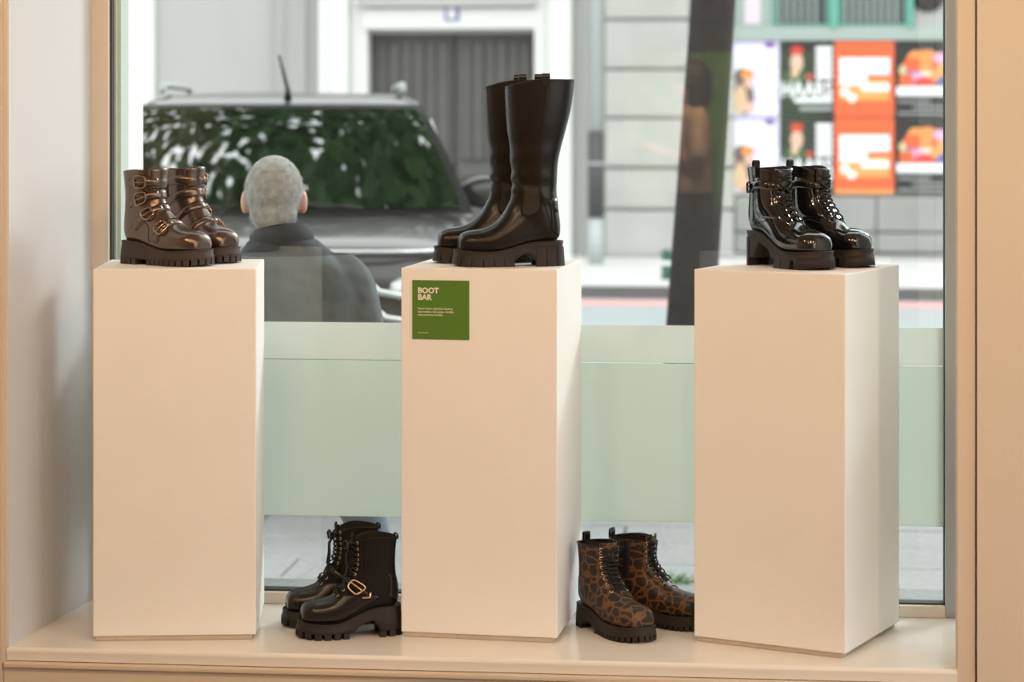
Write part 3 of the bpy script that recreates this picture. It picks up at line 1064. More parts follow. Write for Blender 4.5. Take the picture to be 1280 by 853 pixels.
def leopard_boot(m):
    b = Boot('leopard_boot', ANKLE, 0.54, 0.028, 0.050, m)
    b.upper(M['leopard'])
    b.sole(M['black_sole'], 0.010, 0.058, 0.095, 0.026, 44, 0.70, breast=0.010, flare=0.002)
    lat = -m
    b.patch('tongue', 12.5, 17.9, lambda p: -0.6, lambda p: 0.6, 0.003, M['leopard'], nu=8, nv=8)
    b.patch('tongue_strip', 5.8, 15.8, lambda p: -0.28, lambda p: 0.28, 0.0012, M['lining'], nu=16, nv=4)
    b.lacing([5.9, 6.9, 8.1, 9.5, 11.0, 12.3, 13.5, 14.6, 15.5], 0.5, M['lace_black'], M['silver'], r=0.0018, stay=M['leopard'], eye_r=0.0033)
    b.patch('heel_counter', 9.0, 11.0, lambda p: pi - 0.8, lambda p: pi + 0.8, 0.0014, M['smooth_black'], nu=8, nv=10)
    b.patch('zip_band', 9.4, 15.9, lambda p: -lat * (1.75 - .15 * p), lambda p: -lat * (1.42 - .1 * p), 0.0010, M['tall_matte'], nu=14, nv=4)
    b.line('zip', [(15.9, -lat * 1.5), (13, -lat * 1.52), (11, -lat * 1.56), (9.5, -lat * 1.6)], 0.0014, 0.0018, M['lining'])
    b.line('seam', [(4.9, -.55), (5.2, 0), (4.9, .55)], 0.0009, 0.001, M['lining'])
    b.line('collar_binding', [(15.95, 2 * pi * k / 16) for k in range(16)], 0.0016, 0.0002, M['smooth_black'], closed=True)
    b.pull_tab(pi, M['smooth_black'], w=0.0085, h=0.021, down=0.7)
    # lace loop standing up over the tongue
    t = b.P(15.9, lat * -0.3, 0.003)
    side = b.dth(15.8, 0).normalized()
    loop = [t - side * .006 + Vector((0, 0, -.02)), t - side * .007 + Vector((0, 0, .006)), t + Vector((0, 0, .019)), t + side * .008 + Vector((0, 0, .008)), t + side * .012 + Vector((0, 0, -.012))]
    sm = []
    for i in range(4):
        g = [loop[max(0, min(4, i + d))] for d in (-1, 0, 1, 2)]
        sm += [cr(g[0], g[1], g[2], g[3], q / 5) for q in range(5)]
    v, f = tube_vf(sm + [loop[-1]], 0.0017, 6)
    b.add('lace_loop', v, f, M['lace_black'])
    return b


bronze_boot(+1).place(206, 5.665, -36, PT, 'bronze boot showing four buckled straps, front one on the left plinth', 'bronze buckle boots')
bronze_boot(-1).place(251, 5.80, -42, PT, 'bronze boot showing its zip side, half hidden behind its buckled twin', 'bronze buckle boots')
tall_boot(-1).place(636, 5.625, 188, PT, 'tall black leather boot fully visible on the middle plinth', 'tall black boots')
tall_boot(+1).place(609, 5.765, 186, PT, 'tall black leather boot half hidden behind its twin on the middle plinth', 'tall black boots')
patent_boot(+1).place(984, 5.575, -58, PT, 'glossy black patent boot nearest the plinth edge, on the right plinth', 'black patent boots')
patent_boot(-1).place(1035, 5.66, -47, PT, 'glossy black patent boot farther right of the pair on the right plinth', 'black patent boots')
combat_boot(-1).place(437, 5.575, 193, 0.0, 'black lace-up boot with gold buckle on the ledge, nearest the middle plinth', 'black lace-up boots on the ledge')
combat_boot(+1).place(416, 5.715, 192, 0.0, 'black lace-up boot standing behind the gold-buckled one on the ledge', 'black lace-up boots on the ledge')
leopard_boot(+1).place(766, 5.60, -60, 0.0, 'leopard print boot beside the middle plinth, toe towards the viewer', 'leopard print boots')
leopard_boot(-1).place(821, 5.70, -27, 0.0, 'leopard print boot whose toe hides behind the right plinth', 'leopard print boots')

# ================================================================== PLINTHS
def plinth(u_fr, Z_fr, ang, size, label, depth=None):
    """u_fr, Z_fr: front right corner; ang: front direction in the camera frame"""
    a = radians(ang)
    depth = depth or size
    X = (u_fr - 640) * Z_fr / F
    c = cw(X, Z_fr, 0)
    p = empty('display_plinth', (0, 0, 0), a + YAW)
    r = Vector((cos(a + YAW), sin(a + YAW), 0))
    p.location = c - r * size / 2
    tag(p, label, 'plinth', 'white display plinths')
    h = size / 2
    box('body', -h, h, 0, depth, 0.012, PT - 0.0005, M['plinth'], p, bevel=0.003)
    box('base_board', -h + 0.006, h - 0.010, 0.004, depth - 0.006, 0.0005, 0.012, M['plinth_edge'], p, bevel=0.001)
    return p


plinth(320, 5.525, 3.0, 0.392, 'cream display plinth carrying the bronze boots', 0.35)
pc = plinth(696.3, 5.485, -10.5, 0.385, 'cream display plinth carrying the tall boots and a green sign')
plinth(1056.5, 5.326, -28.5, 0.385, 'cream display plinth turned at an angle, carrying the patent boots')

# green sign on the front of the middle plinth (in the plinth's own plane)
sg = empty('sign_card', pc.location, pc.rotation_euler.z)
tag(sg, 'square green card with white BOOT BAR lettering on the middle plinth', 'sign')
sx0, sx1 = -0.1925 + 0.0285, -0.1925 + 0.1695
sz1 = PT - 0.030
sz0 = sz1 - 0.143
box('card', sx0, sx1, -0.0022, -0.0004, sz0, sz1, M['sign_green'], sg)


def sign_text(body, size, dx, dz, bold=0.0, m=None):
    t = text_mesh('lettering', body, size, m or M['sign_white'], sg, bold)
    t.location = (sx0 + dx, -0.0025, sz1 - dz)
    t.rotation_euler = (pi / 2, 0, 0)


sign_text('BOOT', 0.0185, 0.0138, 0.0310, 0.0007)
sign_text('BAR', 0.0185, 0.0138, 0.0475, 0.0007)
for i, s_ in enumerate(('Visoke čizme i gležnjače klasik su', 'koje možete i kad sezona. Istražite', 'nove must-have modele.')):
    sign_text(s_, 0.0064, 0.0135, 0.0710 + 0.0076 * i, 0.0001)
sign_text('#bootbar.style', 0.0044, 0.0138, 0.1290)

# ================================================================== HOUSES OPPOSITE
PAVE2 = STREET + 0.11
bld = empty('building', (on_y(640, 300, YB).x, YB, PAVE2))
tag(bld, 'pale stone and plaster building across the road', 'building')


def fb(name, u0, u1, v0, v1, d0, d1, m, parent=None, bevel=0.0, ground=False):
    """box on the facade between pixel columns and rows; d0..d1 metres proud of the wall plane"""
    a, b = on_y(u0, v0, YB), on_y(u1, v1, YB)
    z0 = PAVE2 if ground else b.z
    o = box(name, a.x, b.x, YB - d1, YB - d0, z0, a.z, m, None, bevel, 1)
    o.data.transform(Matrix.Translation(-bld.location))
    o.parent = parent or bld
    if parent and parent is not bld:
        o.data.transform(Matrix.Translation(bld.location - root_loc(parent)))
    return o


def root_loc(o):
    while o.parent:
        o = o.parent
    return Vector(o.location)


fb('wall', -1800, 456, -620, 0, -0.30, 0.0, M['plaster'], ground=True)
fb('wall', 668, 3200, -620, 0, -0.30, 0.0, M['plaster'], ground=True)
fb('wall', 456, 668, -620, 10, -0.30, 0.0, M['plaster'])
fb('corner_strip', 176, 194, -300, 0, 0.0, 0.06, M['plaster_white'], ground=True)
fb('pilaster', 346, 399, -300, 0, 0.0, 0.10, M['plaster_grey'], ground=True)
fb('pilaster', 362, 385, -300, 0, 0.10, 0.14, M['plaster_grey'], ground=True)
fb('door_jamb', 402, 420, -300, 0, 0.0, 0.22, M['plaster_white'], ground=True)
fb('door_jamb', 421, 440, -300, 0, 0.0, 0.30, M['plaster_white'], ground=True)
fb('door_jamb', 441, 462, -300, 0, -0.1, 0.18, M['plaster_white'], ground=True)
fb('lintel', 456, 670, 12, 36, -0.1, 0.22, M['plaster_white'])
fb('lintel_cornice', 452, 674, -2, 9, -0.1, 0.30, M['plaster'])
fb('lintel_lower_moulding', 456, 670, 36, 41, -0.1, 0.12, M['plaster_grey'])  # grey moulding strip under the lintel
fb('door_jamb', 670, 686, -300, 0, 0.0, 0.22, M['plaster_white'], ground=True)
fb('door_jamb', 687, 716, -300, 0, 0.0, 0.28, M['plaster_white'], ground=True)
fb('pilaster', 717, 737, -300, 0, 0.0, 0.08, M['plaster_grey'], ground=True)
# ashlar blocks between the pole and the posters
fb('joint_backing', 755, 918, -300, 0, 0.0, 0.04, M['stone_dark'], ground=True)
random.seed(11)
vs = [-97, -36, 25, 87, 148, 210, 262, 323]
for r in range(len(vs) - 1):
    us = [756, 838, 918] if r % 2 else [756, 800, 882, 918]
    us = [756, 862, 918]
    for c in range(len(us) - 1):
        fb('stone_block', us[c] + 0.6, us[c + 1] - 0.6, vs[r] + 1.4, vs[r + 1] - 1.6 if r < len(vs) - 2 else vs[r + 1], 0.03, 0.12 + random.uniform(-.012, .012), M['stone'], bevel=0.02)
# wall below the posters
us = [918, 1000, 1095, 1186, 1280]
for c in range(4):
    fb('stone_block', us[c] + .6, us[c + 1] - .6, 246, 290, 0.0, 0.09, M['stone_grey'], bevel=0.02)
    fb('stone_block', us[c] + .6, us[c + 1] - .6, 292, 316, 0.0, 0.11, M['stone_grey'], bevel=0.02)
fb('plinth_course', 756, 1400, 316, 323, 0.0, 0.16, M['plaster_grey'], ground=True)
# shop window band above the posters
fb('fascia', 918, 1300, 34, 50, 0.0, 0.10, M['teal_pale'])
fb('transom_wall', 918, 1300, -60, 34, 0.0, 0.03, M['teal_pale'])
for (u0, u1) in ((966, 1036), (1048, 1134)):
    w_ = fb('window', u0, u1, -40, 33, 0.02, 0.07, M['teal'])
    fb('pane', u0 + 4, u1 - 4, -40, 30, 0.07, 0.075, M['dark_glass'], w_)
    for k in range(int((u1 - u0 - 8) // 9)):
        fb('grille_bar', u0 + 7 + 9 * k, u0 + 9.5 + 9 * k, -40, 30, 0.078, 0.10, M['teal_pale'], w_)
fb('window_post', 1037, 1047, -40, 36, 0.03, 0.12, M['teal'])
fb('window_post', 1134, 1141, -40, 36, 0.03, 0.12, M['teal'])
fb('wall_panel', 1142, 1230, -40, 34, 0.03, 0.06, M['plaster'])
c = on_y(1159, -6, YB)
vent = tube('vent_fan', [Vector((c.x, YB - 0.10, c.z)) - bld.location, Vector((c.x, YB - 0.03, c.z)) - bld.location], 0.20, M['car_black'], bld, n=20)
c = on_y(940, 12, YB)
fb('window_sticker', 931, 950, -12, 30, 0.03, 0.035, mat('sticker_pink', (0.72, 0.58, 0.66), 0.6))
# neighbouring storeys are hidden above the frame; the roof line closes the wall
fb('cornice', -1800, 3200, -640, -620, -0.3, 0.4, M['plaster_white'])

fb('gate_passage', 456, 672, 30, 0, -0.30, -0.2, M['pole_dark'], ground=True)
gate = empty('carriage_gate', on_y(568, 300, YB).xy.to_3d() + Vector((0, 0.0, PAVE2)))
tag(gate, 'dark grey double carriage gate with vertical planks across the road', 'gate')
for (u0, u1) in ((463, 566), (569, 669)):
    lf = fb('gate_leaf', u0, u1, 41, 0, -0.16, -0.10, M['gate'], gate, ground=True)
    nn = 6
    for k in range(nn):
        a_ = u0 + 6 + (u1 - u0 - 12) * k / nn
        fb('plank', a_ + .6, a_ + (u1 - u0 - 12) / nn - .6, 52, 200, -0.10, -0.075 + 0.02 * (k % 2), M['gate'], lf, bevel=0.008)
    fb('rail', u0 + 2, u1 - 2, 204, 222, -0.10, -0.05, M['gate'], lf)
    fb('lower_panel', u0 + 12, u1 - 12, 228, 300, -0.10, -0.06, M['gate'], lf)
hn = empty('house_number', on_y(568, 18, YB) + Vector((0, -0.23, 0)))
tag(hn, 'small blue and white house number plate above the carriage gate', 'sign')
box('plate', -.085, .085, 0, .012, -.085, .085, mat('plate_blue', (0.10, 0.10, 0.30), 0.4), hn)
box('panel', -.055, .045, -.003, 0, -.06, .06, M['plaster_white'], hn)

# posters, two rows of four
PC = {k: mat('print_' + k, c, 0.7) for k, c in dict(
    lavender=(0.66, 0.62, 0.82), white=(0.86, 0.86, 0.88), black=(0.025, 0.028, 0.026), green=(0.05, 0.09, 0.05), red=(0.60, 0.05, 0.04),
    orange=(0.80, 0.13, 0.045), apricot=(0.86, 0.34, 0.10), skin=(0.68, 0.42, 0.34), brown=(0.16, 0.09, 0.09), tan=(0.62, 0.42, 0.28),
    violet=(0.25, 0.14, 0.40), pink=(0.80, 0.38, 0.58), yellow=(0.62, 0.58, 0.30), blue=(0.12, 0.14, 0.32), mint=(0.52, 0.68, 0.60),
    grey=(0.30, 0.31, 0.31), cap=(0.80, 0.27, 0.07)).items()}


def disc(name, cx, cz, rx, rz, m, parent, y=-0.004, n=20):
    v = [(cx + rx * cos(2 * pi * k / n), y, cz + rz * sin(2 * pi * k / n)) for k in range(n)] + [(cx + rx * cos(2 * pi * k / n), y + .002, cz + rz * sin(2 * pi * k / n)) for k in range(n)]
    f = [tuple(range(n)), tuple(range(2 * n - 1, n - 1, -1))] + [(k, (k + 1) % n, n + (k + 1) % n, n + k) for k in range(n)]
    return fixn(obj(name, v, f, m, parent))


def poster(u0, u1, v0, v1, kind, label):
    a, b = on_y(u0, v0, YB), on_y(u1, v1, YB)
    W, H = b.x - a.x, a.z - b.z
    p = empty('poster', (a.x, YB - 0.075, b.z))
    tag(p, label, 'poster', 'posters on the wall across the road')
    sh = lambda n_, x0, x1, z0, z1, m, d=0.004: box(n_, x0 * W, x1 * W, -d, -d + .003, z0 * H, z1 * H, PC[m], p)
    ds = lambda n_, x, z, rx, rz, m, d=0.006: disc(n_, x * W, z * H, rx * W, rz * H, PC[m], p, -d)
    base = dict(a='lavender', b='black', c='orange', d='black')[kind]
    box('sheet', 0, W, 0, 0.075, 0, H, PC[base], p)
    if kind == 'a':
        for i, z in enumerate((.92, .84, .76, .69)):
            sh('text_line', .06, .9 - .12 * (i % 2), z - .055, z, 'white')
        sh('text_line', .55, .95, .40, .62, 'white')
        sh('text_line', .5, .95, .05, .18, 'white')
        ds('figure_shoulder', .22, .26, .24, .24, 'brown')
        ds('figure_hair', .22, .52, .20, .13, 'brown', .007)
        ds('figure_face', .34, .46, .09, .09, 'skin', .008)
        ds('figure_cap', .32, .57, .14, .06, 'cap', .009)
        ds('figure_arm', .16, .22, .15, .20, 'tan', .009)
        ds('figure_hand', .36, .13, .13, .07, 'skin', .010)
        ds('print_spot', .8, .95, .12, .05, 'violet')
    if kind == 'b':
        ds('figure_coat', .28, .52, .24, .10, 'green')
        ds('figure_face', .30, .72, .12, .13, 'skin', .007)
        ds('figure_cap', .30, .88, .12, .06, 'red', .008)
        ds('figure_neck', .26, .58, .07, .07, 'tan', .0065)
        ds('rose', .54, .53, .07, .04, 'red', .007)
        for z in (.93, .84, .75, .66, .57):
            sh('text_line', .66, .97, z - .065, z, 'white')
        t = text_mesh('headline', 'HAARS', 0.33 * H, PC['white'], p, 0.008)
        t.dimensions
        sx = 0.97 * W / max(q.co.x for q in t.data.vertices)
        t.scale = (sx, 0.85, 1)
        t.location = (0.0, -0.008, 0.27 * H)
        t.rotation_euler = (pi / 2, 0, 0)
        sh('text_line', .25, .97, .19, .25, 'white')
        sh('text_line', .35, .97, .08, .14, 'grey')
    if kind == 'c':
        sh('tint_band', .08, .92, .22, .50, 'apricot')
        sh('text_block', .08, .93, .56, .78, 'white', .007)
        sh('text_block', .08, .55, .42, .57, 'white', .007)
        sh('text_block', .45, .92, .34, .44, 'white', .007)
        ds('print_spot', .17, .33, .08, .055, 'white', .008)
        ds('print_spot', .29, .25, .08, .055, 'white', .008)
        if v1 > 200:
            sh('base_strip', .0, 1.0, .0, .05, 'apricot')
    if kind == 'd':
        random.seed(5)
        cl = [(.2, .62, 'yellow'), (.36, .78, 'apricot'), (.55, .80, 'cap'), (.78, .76, 'pink'), (.62, .66, 'orange'), (.35, .62, 'blue'),
              (.52, .54, 'mint'), (.72, .52, 'apricot'), (.36, .50, 'pink'), (.2, .48, 'orange'), (.84, .62, 'apricot'), (.5, .44, 'red'),
              (.5, .68, 'cap'), (.30, .70, 'orange'), (.86, .46, 'blue')]
        for i, (x, z, k_) in enumerate(cl):
            ds('blossom', x, z, .13 + .02 * (i % 3), .085 + .01 * (i % 2), k_, .005 + .0006 * i)
        sh('text_line', .03, .97, .28, .40, 'white', .018)
        sh('text_line', .05, .6, .19, .22, 'grey')
        sh('text_line', .3, .97, .11, .14, 'grey')
        sh('text_line', .05, .95, .03, .06, 'grey')
    return p


for (u0, u1, kind, what) in ((916, 974, 'a', 'lavender poster with a person in an orange cap'), (976, 1042, 'b', 'black poster with a red-capped face and white lettering'),
                             (1043, 1117, 'c', 'orange poster with white text blocks'), (1118, 1192, 'd', 'dark poster with a bunch of bright blossoms')):
    poster(u0, u1, 52, 146, kind, what + ', upper row')
    poster(u0, u1, 148, 242, kind, what + ', lower row')

# lamp post by the gate, bollard on the far pavement
lp = empty('street_pole', cw((745 - 640) * 25.6 / F, 25.6, PAVE2))
tag(lp, 'tall grey street pole with a dark middle section', 'pole')
zz = lambda v: CZ - (v - VH) * 25.6 / F - PAVE2
tube('lower_pole', [(0, 0, 0), (0, 0, zz(272))], 0.085, M['pole'], lp, n=14)
tube('dark_sleeve', [(0, 0, zz(272)), (0, 0, zz(165))], 0.095, M['pole_dark'], lp, n=14)
tube('band', [(0, 0, zz(206)), (0, 0, zz(203))], 0.099, M['pole'], lp, n=14)
tube('upper_pole', [(0, 0, zz(165)), (0, 0, 6.5)], [0.07, 0.06], M['pole'], lp, n=14)
bo = empty('bollard', cw((834 - 640) * 23.3 / F, 23.3, PAVE2))
tag(bo, 'dark green bollard on the far pavement behind the tree trunk', 'bollard')
tube('post', [(0, 0, 0), (0, 0, .20), (0, 0, .25)], [.06, .055, .05], M['bollard'], bo, n=12)
tube('cap', [(0, 0, .25), (0, 0, .29), (0, 0, .31)], [.07, .065, .02], M['bollard'], bo, n=12)
tube('band', [(0, 0, .15), (0, 0, .19)], .061, M['ext_white'], bo, n=12)

# ================================================================== CAR
car = empty('car', cw((338 - 640) * 10.4 / F, 10.4, STREET), YAW + radians(4))
car.scale = (1.07, 1, 1)
tag(car, 'dark grey car seen from the front, leaves mirrored in its windscreen', 'car')


def sring(W, z0, z1, y, n=36, e=6.0):
    out = []
    for k in range(n):
        a = 2 * pi * k / n
        c_, s_ = cos(a), sin(a)
        out.append((W * math.copysign(abs(c_) ** (2 / e), c_), y, (z0 + z1) / 2 + (z1 - z0) / 2 * math.copysign(abs(s_) ** (2 / e), s_)))
    return out


def loft(name, rings, m, parent, cap=True, smooth=True):
    n_ = len(rings[0])
    v = [p for r in rings for p in r]
    f = []
    for i in range(len(rings) - 1):
        for k in range(n_):
            f.append((i * n_ + k, i * n_ + (k + 1) % n_, (i + 1) * n_ + (k + 1) % n_, (i + 1) * n_ + k))
    if cap:
        f += [tuple(range(n_)), tuple((len(rings) - 1) * n_ + k for k in range(n_))]
    return fixn(obj(name, v, f, m, parent, smooth))


loft('body', [sring(.72, .50, 1.02, 0.02), sring(.84, .36, 1.16, 0.06), sring(.90, .30, 1.22, .16), sring(.94, .28, 1.26, .40), sring(.965, .27, 1.335, .98),
              sring(.975, .27, 1.36, 2.4), sring(.97, .28, 1.37, 4.2), sring(.93, .32, 1.34, 4.52), sring(.8, .4, 1.25, 4.62)], M['car_paint'], car)


def plan(W, y0, y1, z, n=48, e=7.0):
    out = []
    for k in range(n):
        a = 2 * pi * k / n
        c_, s_ = cos(a), sin(a)
        out.append((W * math.copysign(abs(c_) ** (2 / e), c_), (y0 + y1) / 2 + (y1 - y0) / 2 * math.copysign(abs(s_) ** (2 / 9.0), s_), z))
    return out


cab = [(.935, .90, 4.45, 1.30), (.92, .97, 4.43, 1.36), (.80, 1.30, 4.33, 1.66), (.715, 1.50, 4.25, 1.84), (.685, 1.60, 4.2, 1.895), (.60, 1.85, 4.0, 1.935), (.3, 2.4, 3.4, 1.95)]
loft('roof', [plan(*c_) for c_ in cab], M['car_paint'], car)


def cab_at(z):
    for i in range(len(cab) - 1):
        if cab[i][3] <= z <= cab[i + 1][3]:
            q = (z - cab[i][3]) / (cab[i + 1][3] - cab[i][3])
            return [cab[i][c_] + (cab[i + 1][c_] - cab[i][c_]) * q for c_ in range(3)]


def screen(name, z0, z1, fr, off, m, parent, nx=24, nz=10):
    v, f = [], []
    for i in range(nz + 1):
        z = z0 + (z1 - z0) * i / nz
        W, y0, y1 = cab_at(z)
        for j in range(nx + 1):
            x = (2 * j / nx - 1) * fr
            yy = y0 + 0.05 * x ** 4
            v.append((x * W, yy - off, z + off * .7))
    for i in range(nz):
        for j in range(nx):
            f.append((i * (nx + 1) + j, i * (nx + 1) + j + 1, (i + 1) * (nx + 1) + j + 1, (i + 1) * (nx + 1) + j))
    o = obj(name, v, f, m, parent, True)
    return o


screen('windscreen_surround', 1.325, 1.875, .985, 0.006, M['car_black'], car)
screen('windscreen', 1.352, 1.850, .93, 0.012, M['windscreen'], car)
for sgn in (-1, 1):
    v = [(sgn * .850, 2.0, 1.44), (sgn * .850, 3.9, 1.46), (sgn * .720, 3.75, 1.80), (sgn * .725, 2.1, 1.79)]
    v += [(x + sgn * .03, y, z + .01) for x, y, z in v]
    fixn(obj('side_window', v, [(0, 1, 2, 3), (4, 5, 6, 7), (0, 1, 5, 4), (1, 2, 6, 5), (2, 3, 7, 6), (3, 0, 4, 7)], M['windscreen'], car))
    mir = loft('door_mirror', [[(sgn * (1.0 + .14 * cos(q) * e), 1.32 + d, 1.42 + .09 * sin(q) * e) for q in [2 * pi * k / 14 for k in range(14)]] for d, e in ((-.06, .4), (-.03, .9), (.04, 1.0), (.07, .9))], M['car_paint'], car)
    hl = loft('headlamp', [[(sgn * (.66 + .17 * cos(q) * e), .05 + d, 1.03 + .075 * sin(q) * e) for q in [2 * pi * k / 16 for k in range(16)]] for d, e in ((-.06, .3), (-.05, .9), (.1, 1.0))], M['headlamp'], car)
    # chrome wing running from the grille out under the lamp
    tube('chrome_wing', [(sgn * .30, -.01, 1.14), (sgn * .36, -.012, 1.12), (sgn * .46, -.01, 1.02), (sgn * .55, -.005, 1.0), (sgn * .80, .05, 1.0)], .018, M['chrome'], car, n=8)
    tube('chrome_wing', [(sgn * .34, -.015, 1.01), (sgn * .40, -.016, .98), (sgn * .49, -.012, .90), (sgn * .58, -.005, .885), (sgn * .82, .05, .885)], .018, M['chrome'], car, n=8)
    tube('roof_rail', [(sgn * .60, 1.85, 1.955), (sgn * .60, 1.95, 1.985), (sgn * .60, 3.8, 1.985), (sgn * .60, 3.9, 1.95)], .020, M['pole'], car, n=8)
    for yy in (.75, 3.65):
        w_ = loft('wheel', [[(sgn * xx, yy + r_ * cos(q), .36 + r_ * sin(q)) for q in [2 * pi * k / 24 for k in range(24)]] for xx, r_ in ((.74, .30), (.75, .36), (.97, .36), (.985, .30))], M['tyre'], car)
        loft('hub', [[(sgn * xx, yy + r_ * cos(q), .36 + r_ * sin(q)) for q in [2 * pi * k / 16 for k in range(16)]] for xx, r_ in ((.97, .22), (.99, .2))], M['chrome'], w_)
gr = box('grille', -.34, .34, -.012, .05, .78, 1.10, M['car_black'], car, bevel=.01)
for k in range(4):
    box('grille_bar', -.33, .33, -.024, -.01, .82 + .07 * k, .838 + .07 * k, M['chrome'], gr, bevel=.003)
box('bumper', -.90, .90, -.03, .25, .36, .72, M['car_black'], car, bevel=.05, seg=3)
box('lower_intake', -.55, .55, -.036, .0, .44, .58, M['tyre'], car, bevel=.01)
tube('bonnet_edge', [(-.80, .10, 1.20), (-.5, .03, 1.20), (0, .01, 1.205), (.5, .03, 1.20), (.80, .10, 1.20)], .012, M['chrome'], car, n=6)
tube('aerial', [(0.03, 1.68, 1.90), (0.03, 1.66, 1.96), (-.015, 1.74, 2.14)], [.022, .012, .006], M['car_black'], car, n=8)
for sgn in (-.35, .30):
    tube('wiper', [(sgn + .1, .96, 1.36), (sgn - .28, .985, 1.395)], .010, M['car_black'], car, n=6)

# ================================================================== TREES
def tree(base, lean, r0, top_z, crown_c, crown_r, n_leaf, label, seed, clear_z=3.1):
    rnd = random.Random(seed)
    t = empty('street_tree', base)
    tag(t, label, 'tree', 'trees along the pavement')
    H = top_z - base[2]
    pts = [(lean[0] * H * q, lean[1] * H * q, H * q) for q in (0, .04, .12, .3, .5, .75, 1.0)]
    fl = [1.35, 1.15, 1.05, 1.0, .95, .9, .82]
    tube('trunk', pts, [r0 * q for q in fl], M['bark'], t, n=18)
    top = Vector(pts[-1])
    cc = Vector(crown_c) - Vector(base)
    for k in range(9):
        d = Vector((rnd.uniform(-1, 1) * crown_r[0], rnd.uniform(-1, 1) * crown_r[1], rnd.uniform(-.2, .8) * crown_r[2])) * .8 + cc
        mid = top.lerp(d, .45) + Vector((0, 0, .5))
        tube('branch', [top - Vector((0, 0, .15)), top.lerp(mid, .5), mid, d], [r0 * .5, r0 * .35, r0 * .22, r0 * .08], M['bark'], t, n=7)
    v, f = [], []
    centers = []
    for k in range(100):
        while True:
            q = Vector((rnd.uniform(-1, 1), rnd.uniform(-1, 1), rnd.uniform(-1, 1)))
            if q.length < 1:
                break
        centers.append(cc + Vector((q.x * crown_r[0], q.y * crown_r[1], q.z * crown_r[2])))
    for k in range(n_leaf):
        c_ = rnd.choice(centers)
        p = c_ + Vector((rnd.gauss(0, .36), rnd.gauss(0, .36), rnd.gauss(0, .26)))
        if p.z + base[2] < clear_z or p.y + base[1] < 0.7:
            continue
        a = Vector((rnd.uniform(-1, 1), rnd.uniform(-1, 1), rnd.uniform(-.5, .5))).normalized()
        b = a.cross(Vector((rnd.uniform(-1, 1), rnd.uniform(-1, 1), 1)).normalized()).normalized()
        l, w_ = rnd.uniform(.07, .11), rnd.uniform(.045, .07)
        i = len(v)
        v += [p - a * l, p + b * w_, p + a * l, p - b * w_]
        f.append((i, i + 1, i + 2, i + 3))
    fo = obj('foliage', v, f, M['leaf'], t)
    fo['kind'] = 'stuff'
    return t


tb = cw((847 - 640) * 10.6 / F, 10.6, STREET)
tree(tb, (0.070, 0.01), 0.112, 3.6, (tb.x + .2, tb.y + 1.6, 6.4), (3.0, 2.4, 1.5), 6500, 'dark leaning tree trunk outside the window, left of the patent boots', 21)
t2 = cw(-3.9, 12.6, STREET)
tree(t2, (0.03, 0.0), 0.14, 3.4, (t2.x + 2.0, t2.y - 0.6, 5.6), (3.2, 2.4, 1.7), 6800, 'leafy tree beside the car whose leaves mirror in the windscreen', 22)

# grass tuft growing in the paving near the leopard boots
gt = empty('grass_tuft', px(842, 729, 8.92) * 1.0)
gt.location.z = STREET
tag(gt, 'small green grass tuft in the paving behind the leopard boots', 'grass')
v, f = [], []
rg = random.Random(4)
for k in range(60):
    a = rg.uniform(0, 2 * pi)
    r_ = rg.uniform(0, .05)
    o_ = Vector((r_ * cos(a) * 1.6, r_ * sin(a), 0))
    tip = o_ + Vector((rg.uniform(-.06, .06), rg.uniform(-.03, .03), rg.uniform(.02, .05)))
    s_ = Vector((.004, .002, 0))
    i = len(v)
    v += [o_ - s_, o_ + s_, tip]
    f.append((i, i + 1, i + 2))
fo = obj('blades', v, f, M['grass'], gt)
fo['kind'] = 'stuff'

# ================================================================== PEOPLE
def ell_vf(c, r, n=14, m=9):
    v, f = [], []
    for i in range(m + 1):
        a = pi * i / m
        for k in range(n):
            q = 2 * pi * k / n
            v.append((c[0] + r[0] * sin(a) * cos(q), c[1] + r[1] * sin(a) * sin(q), c[2] + r[2] * cos(a)))
    for i in range(m):
        for k in range(n):
            f.append((i * n + k, i * n + (k + 1) % n, (i + 1) * n + (k + 1) % n, (i + 1) * n + k))
    return v, f


def limb_vf(pts, rad, n=14):
    """tapered limb with round ends and bends smoothed by a spline"""
    P_, R_ = [], []
    pts = [Vector(p) for p in pts]
    N_ = len(pts)
    for i in range(N_ - 1):
        g = [pts[max(0, min(N_ - 1, i + d))] for d in (-1, 0, 1, 2)]
        h = [rad[max(0, min(N_ - 1, i + d))] for d in (-1, 0, 1, 2)]
        for k in range(6):
            q = k / 6
            P_.append(cr(g[0], g[1], g[2], g[3], q))
            R_.append(cr(h[0], h[1], h[2], h[3], q))
    P_.append(pts[-1])
    R_.append(rad[-1])
    d0 = (P_[0] - P_[1]).normalized()
    d1 = (P_[-1] - P_[-2]).normalized()
    pre, prer, post, postr = [], [], [], []
    for a in (80, 55, 25):
        a = radians(a)
        pre.append(P_[0] + d0 * R_[0] * sin(a))
        prer.append(R_[0] * cos(a))
        post.insert(0, P_[-1] + d1 * R_[-1] * sin(a))
        postr.insert(0, R_[-1] * cos(a))
    return tube_vf(pre + P_ + post, prer + R_ + postr, n)


def torso_vf(st, n=28, e=2.4):
    rings = []
    for (z, cx_, cy_, rx, ry) in st:
        rings.append([(cx_ + rx * math.copysign(abs(cos(a)) ** (2 / e), cos(a)), cy_ + ry * math.copysign(abs(sin(a)) ** (2 / e), sin(a)), z) for a in [2 * pi * k / n for k in range(n)]])
    v = [p for r in rings for p in r]
    f = []
    for i in range(len(rings) - 1):
        for k in range(n):
            f.append((i * n + k, i * n + (k + 1) % n, (i + 1) * n + (k + 1) % n, (i + 1) * n + k))
    f += [tuple(range(n - 1, -1, -1)), tuple((len(rings) - 1) * n + k for k in range(n))]
    return v, f


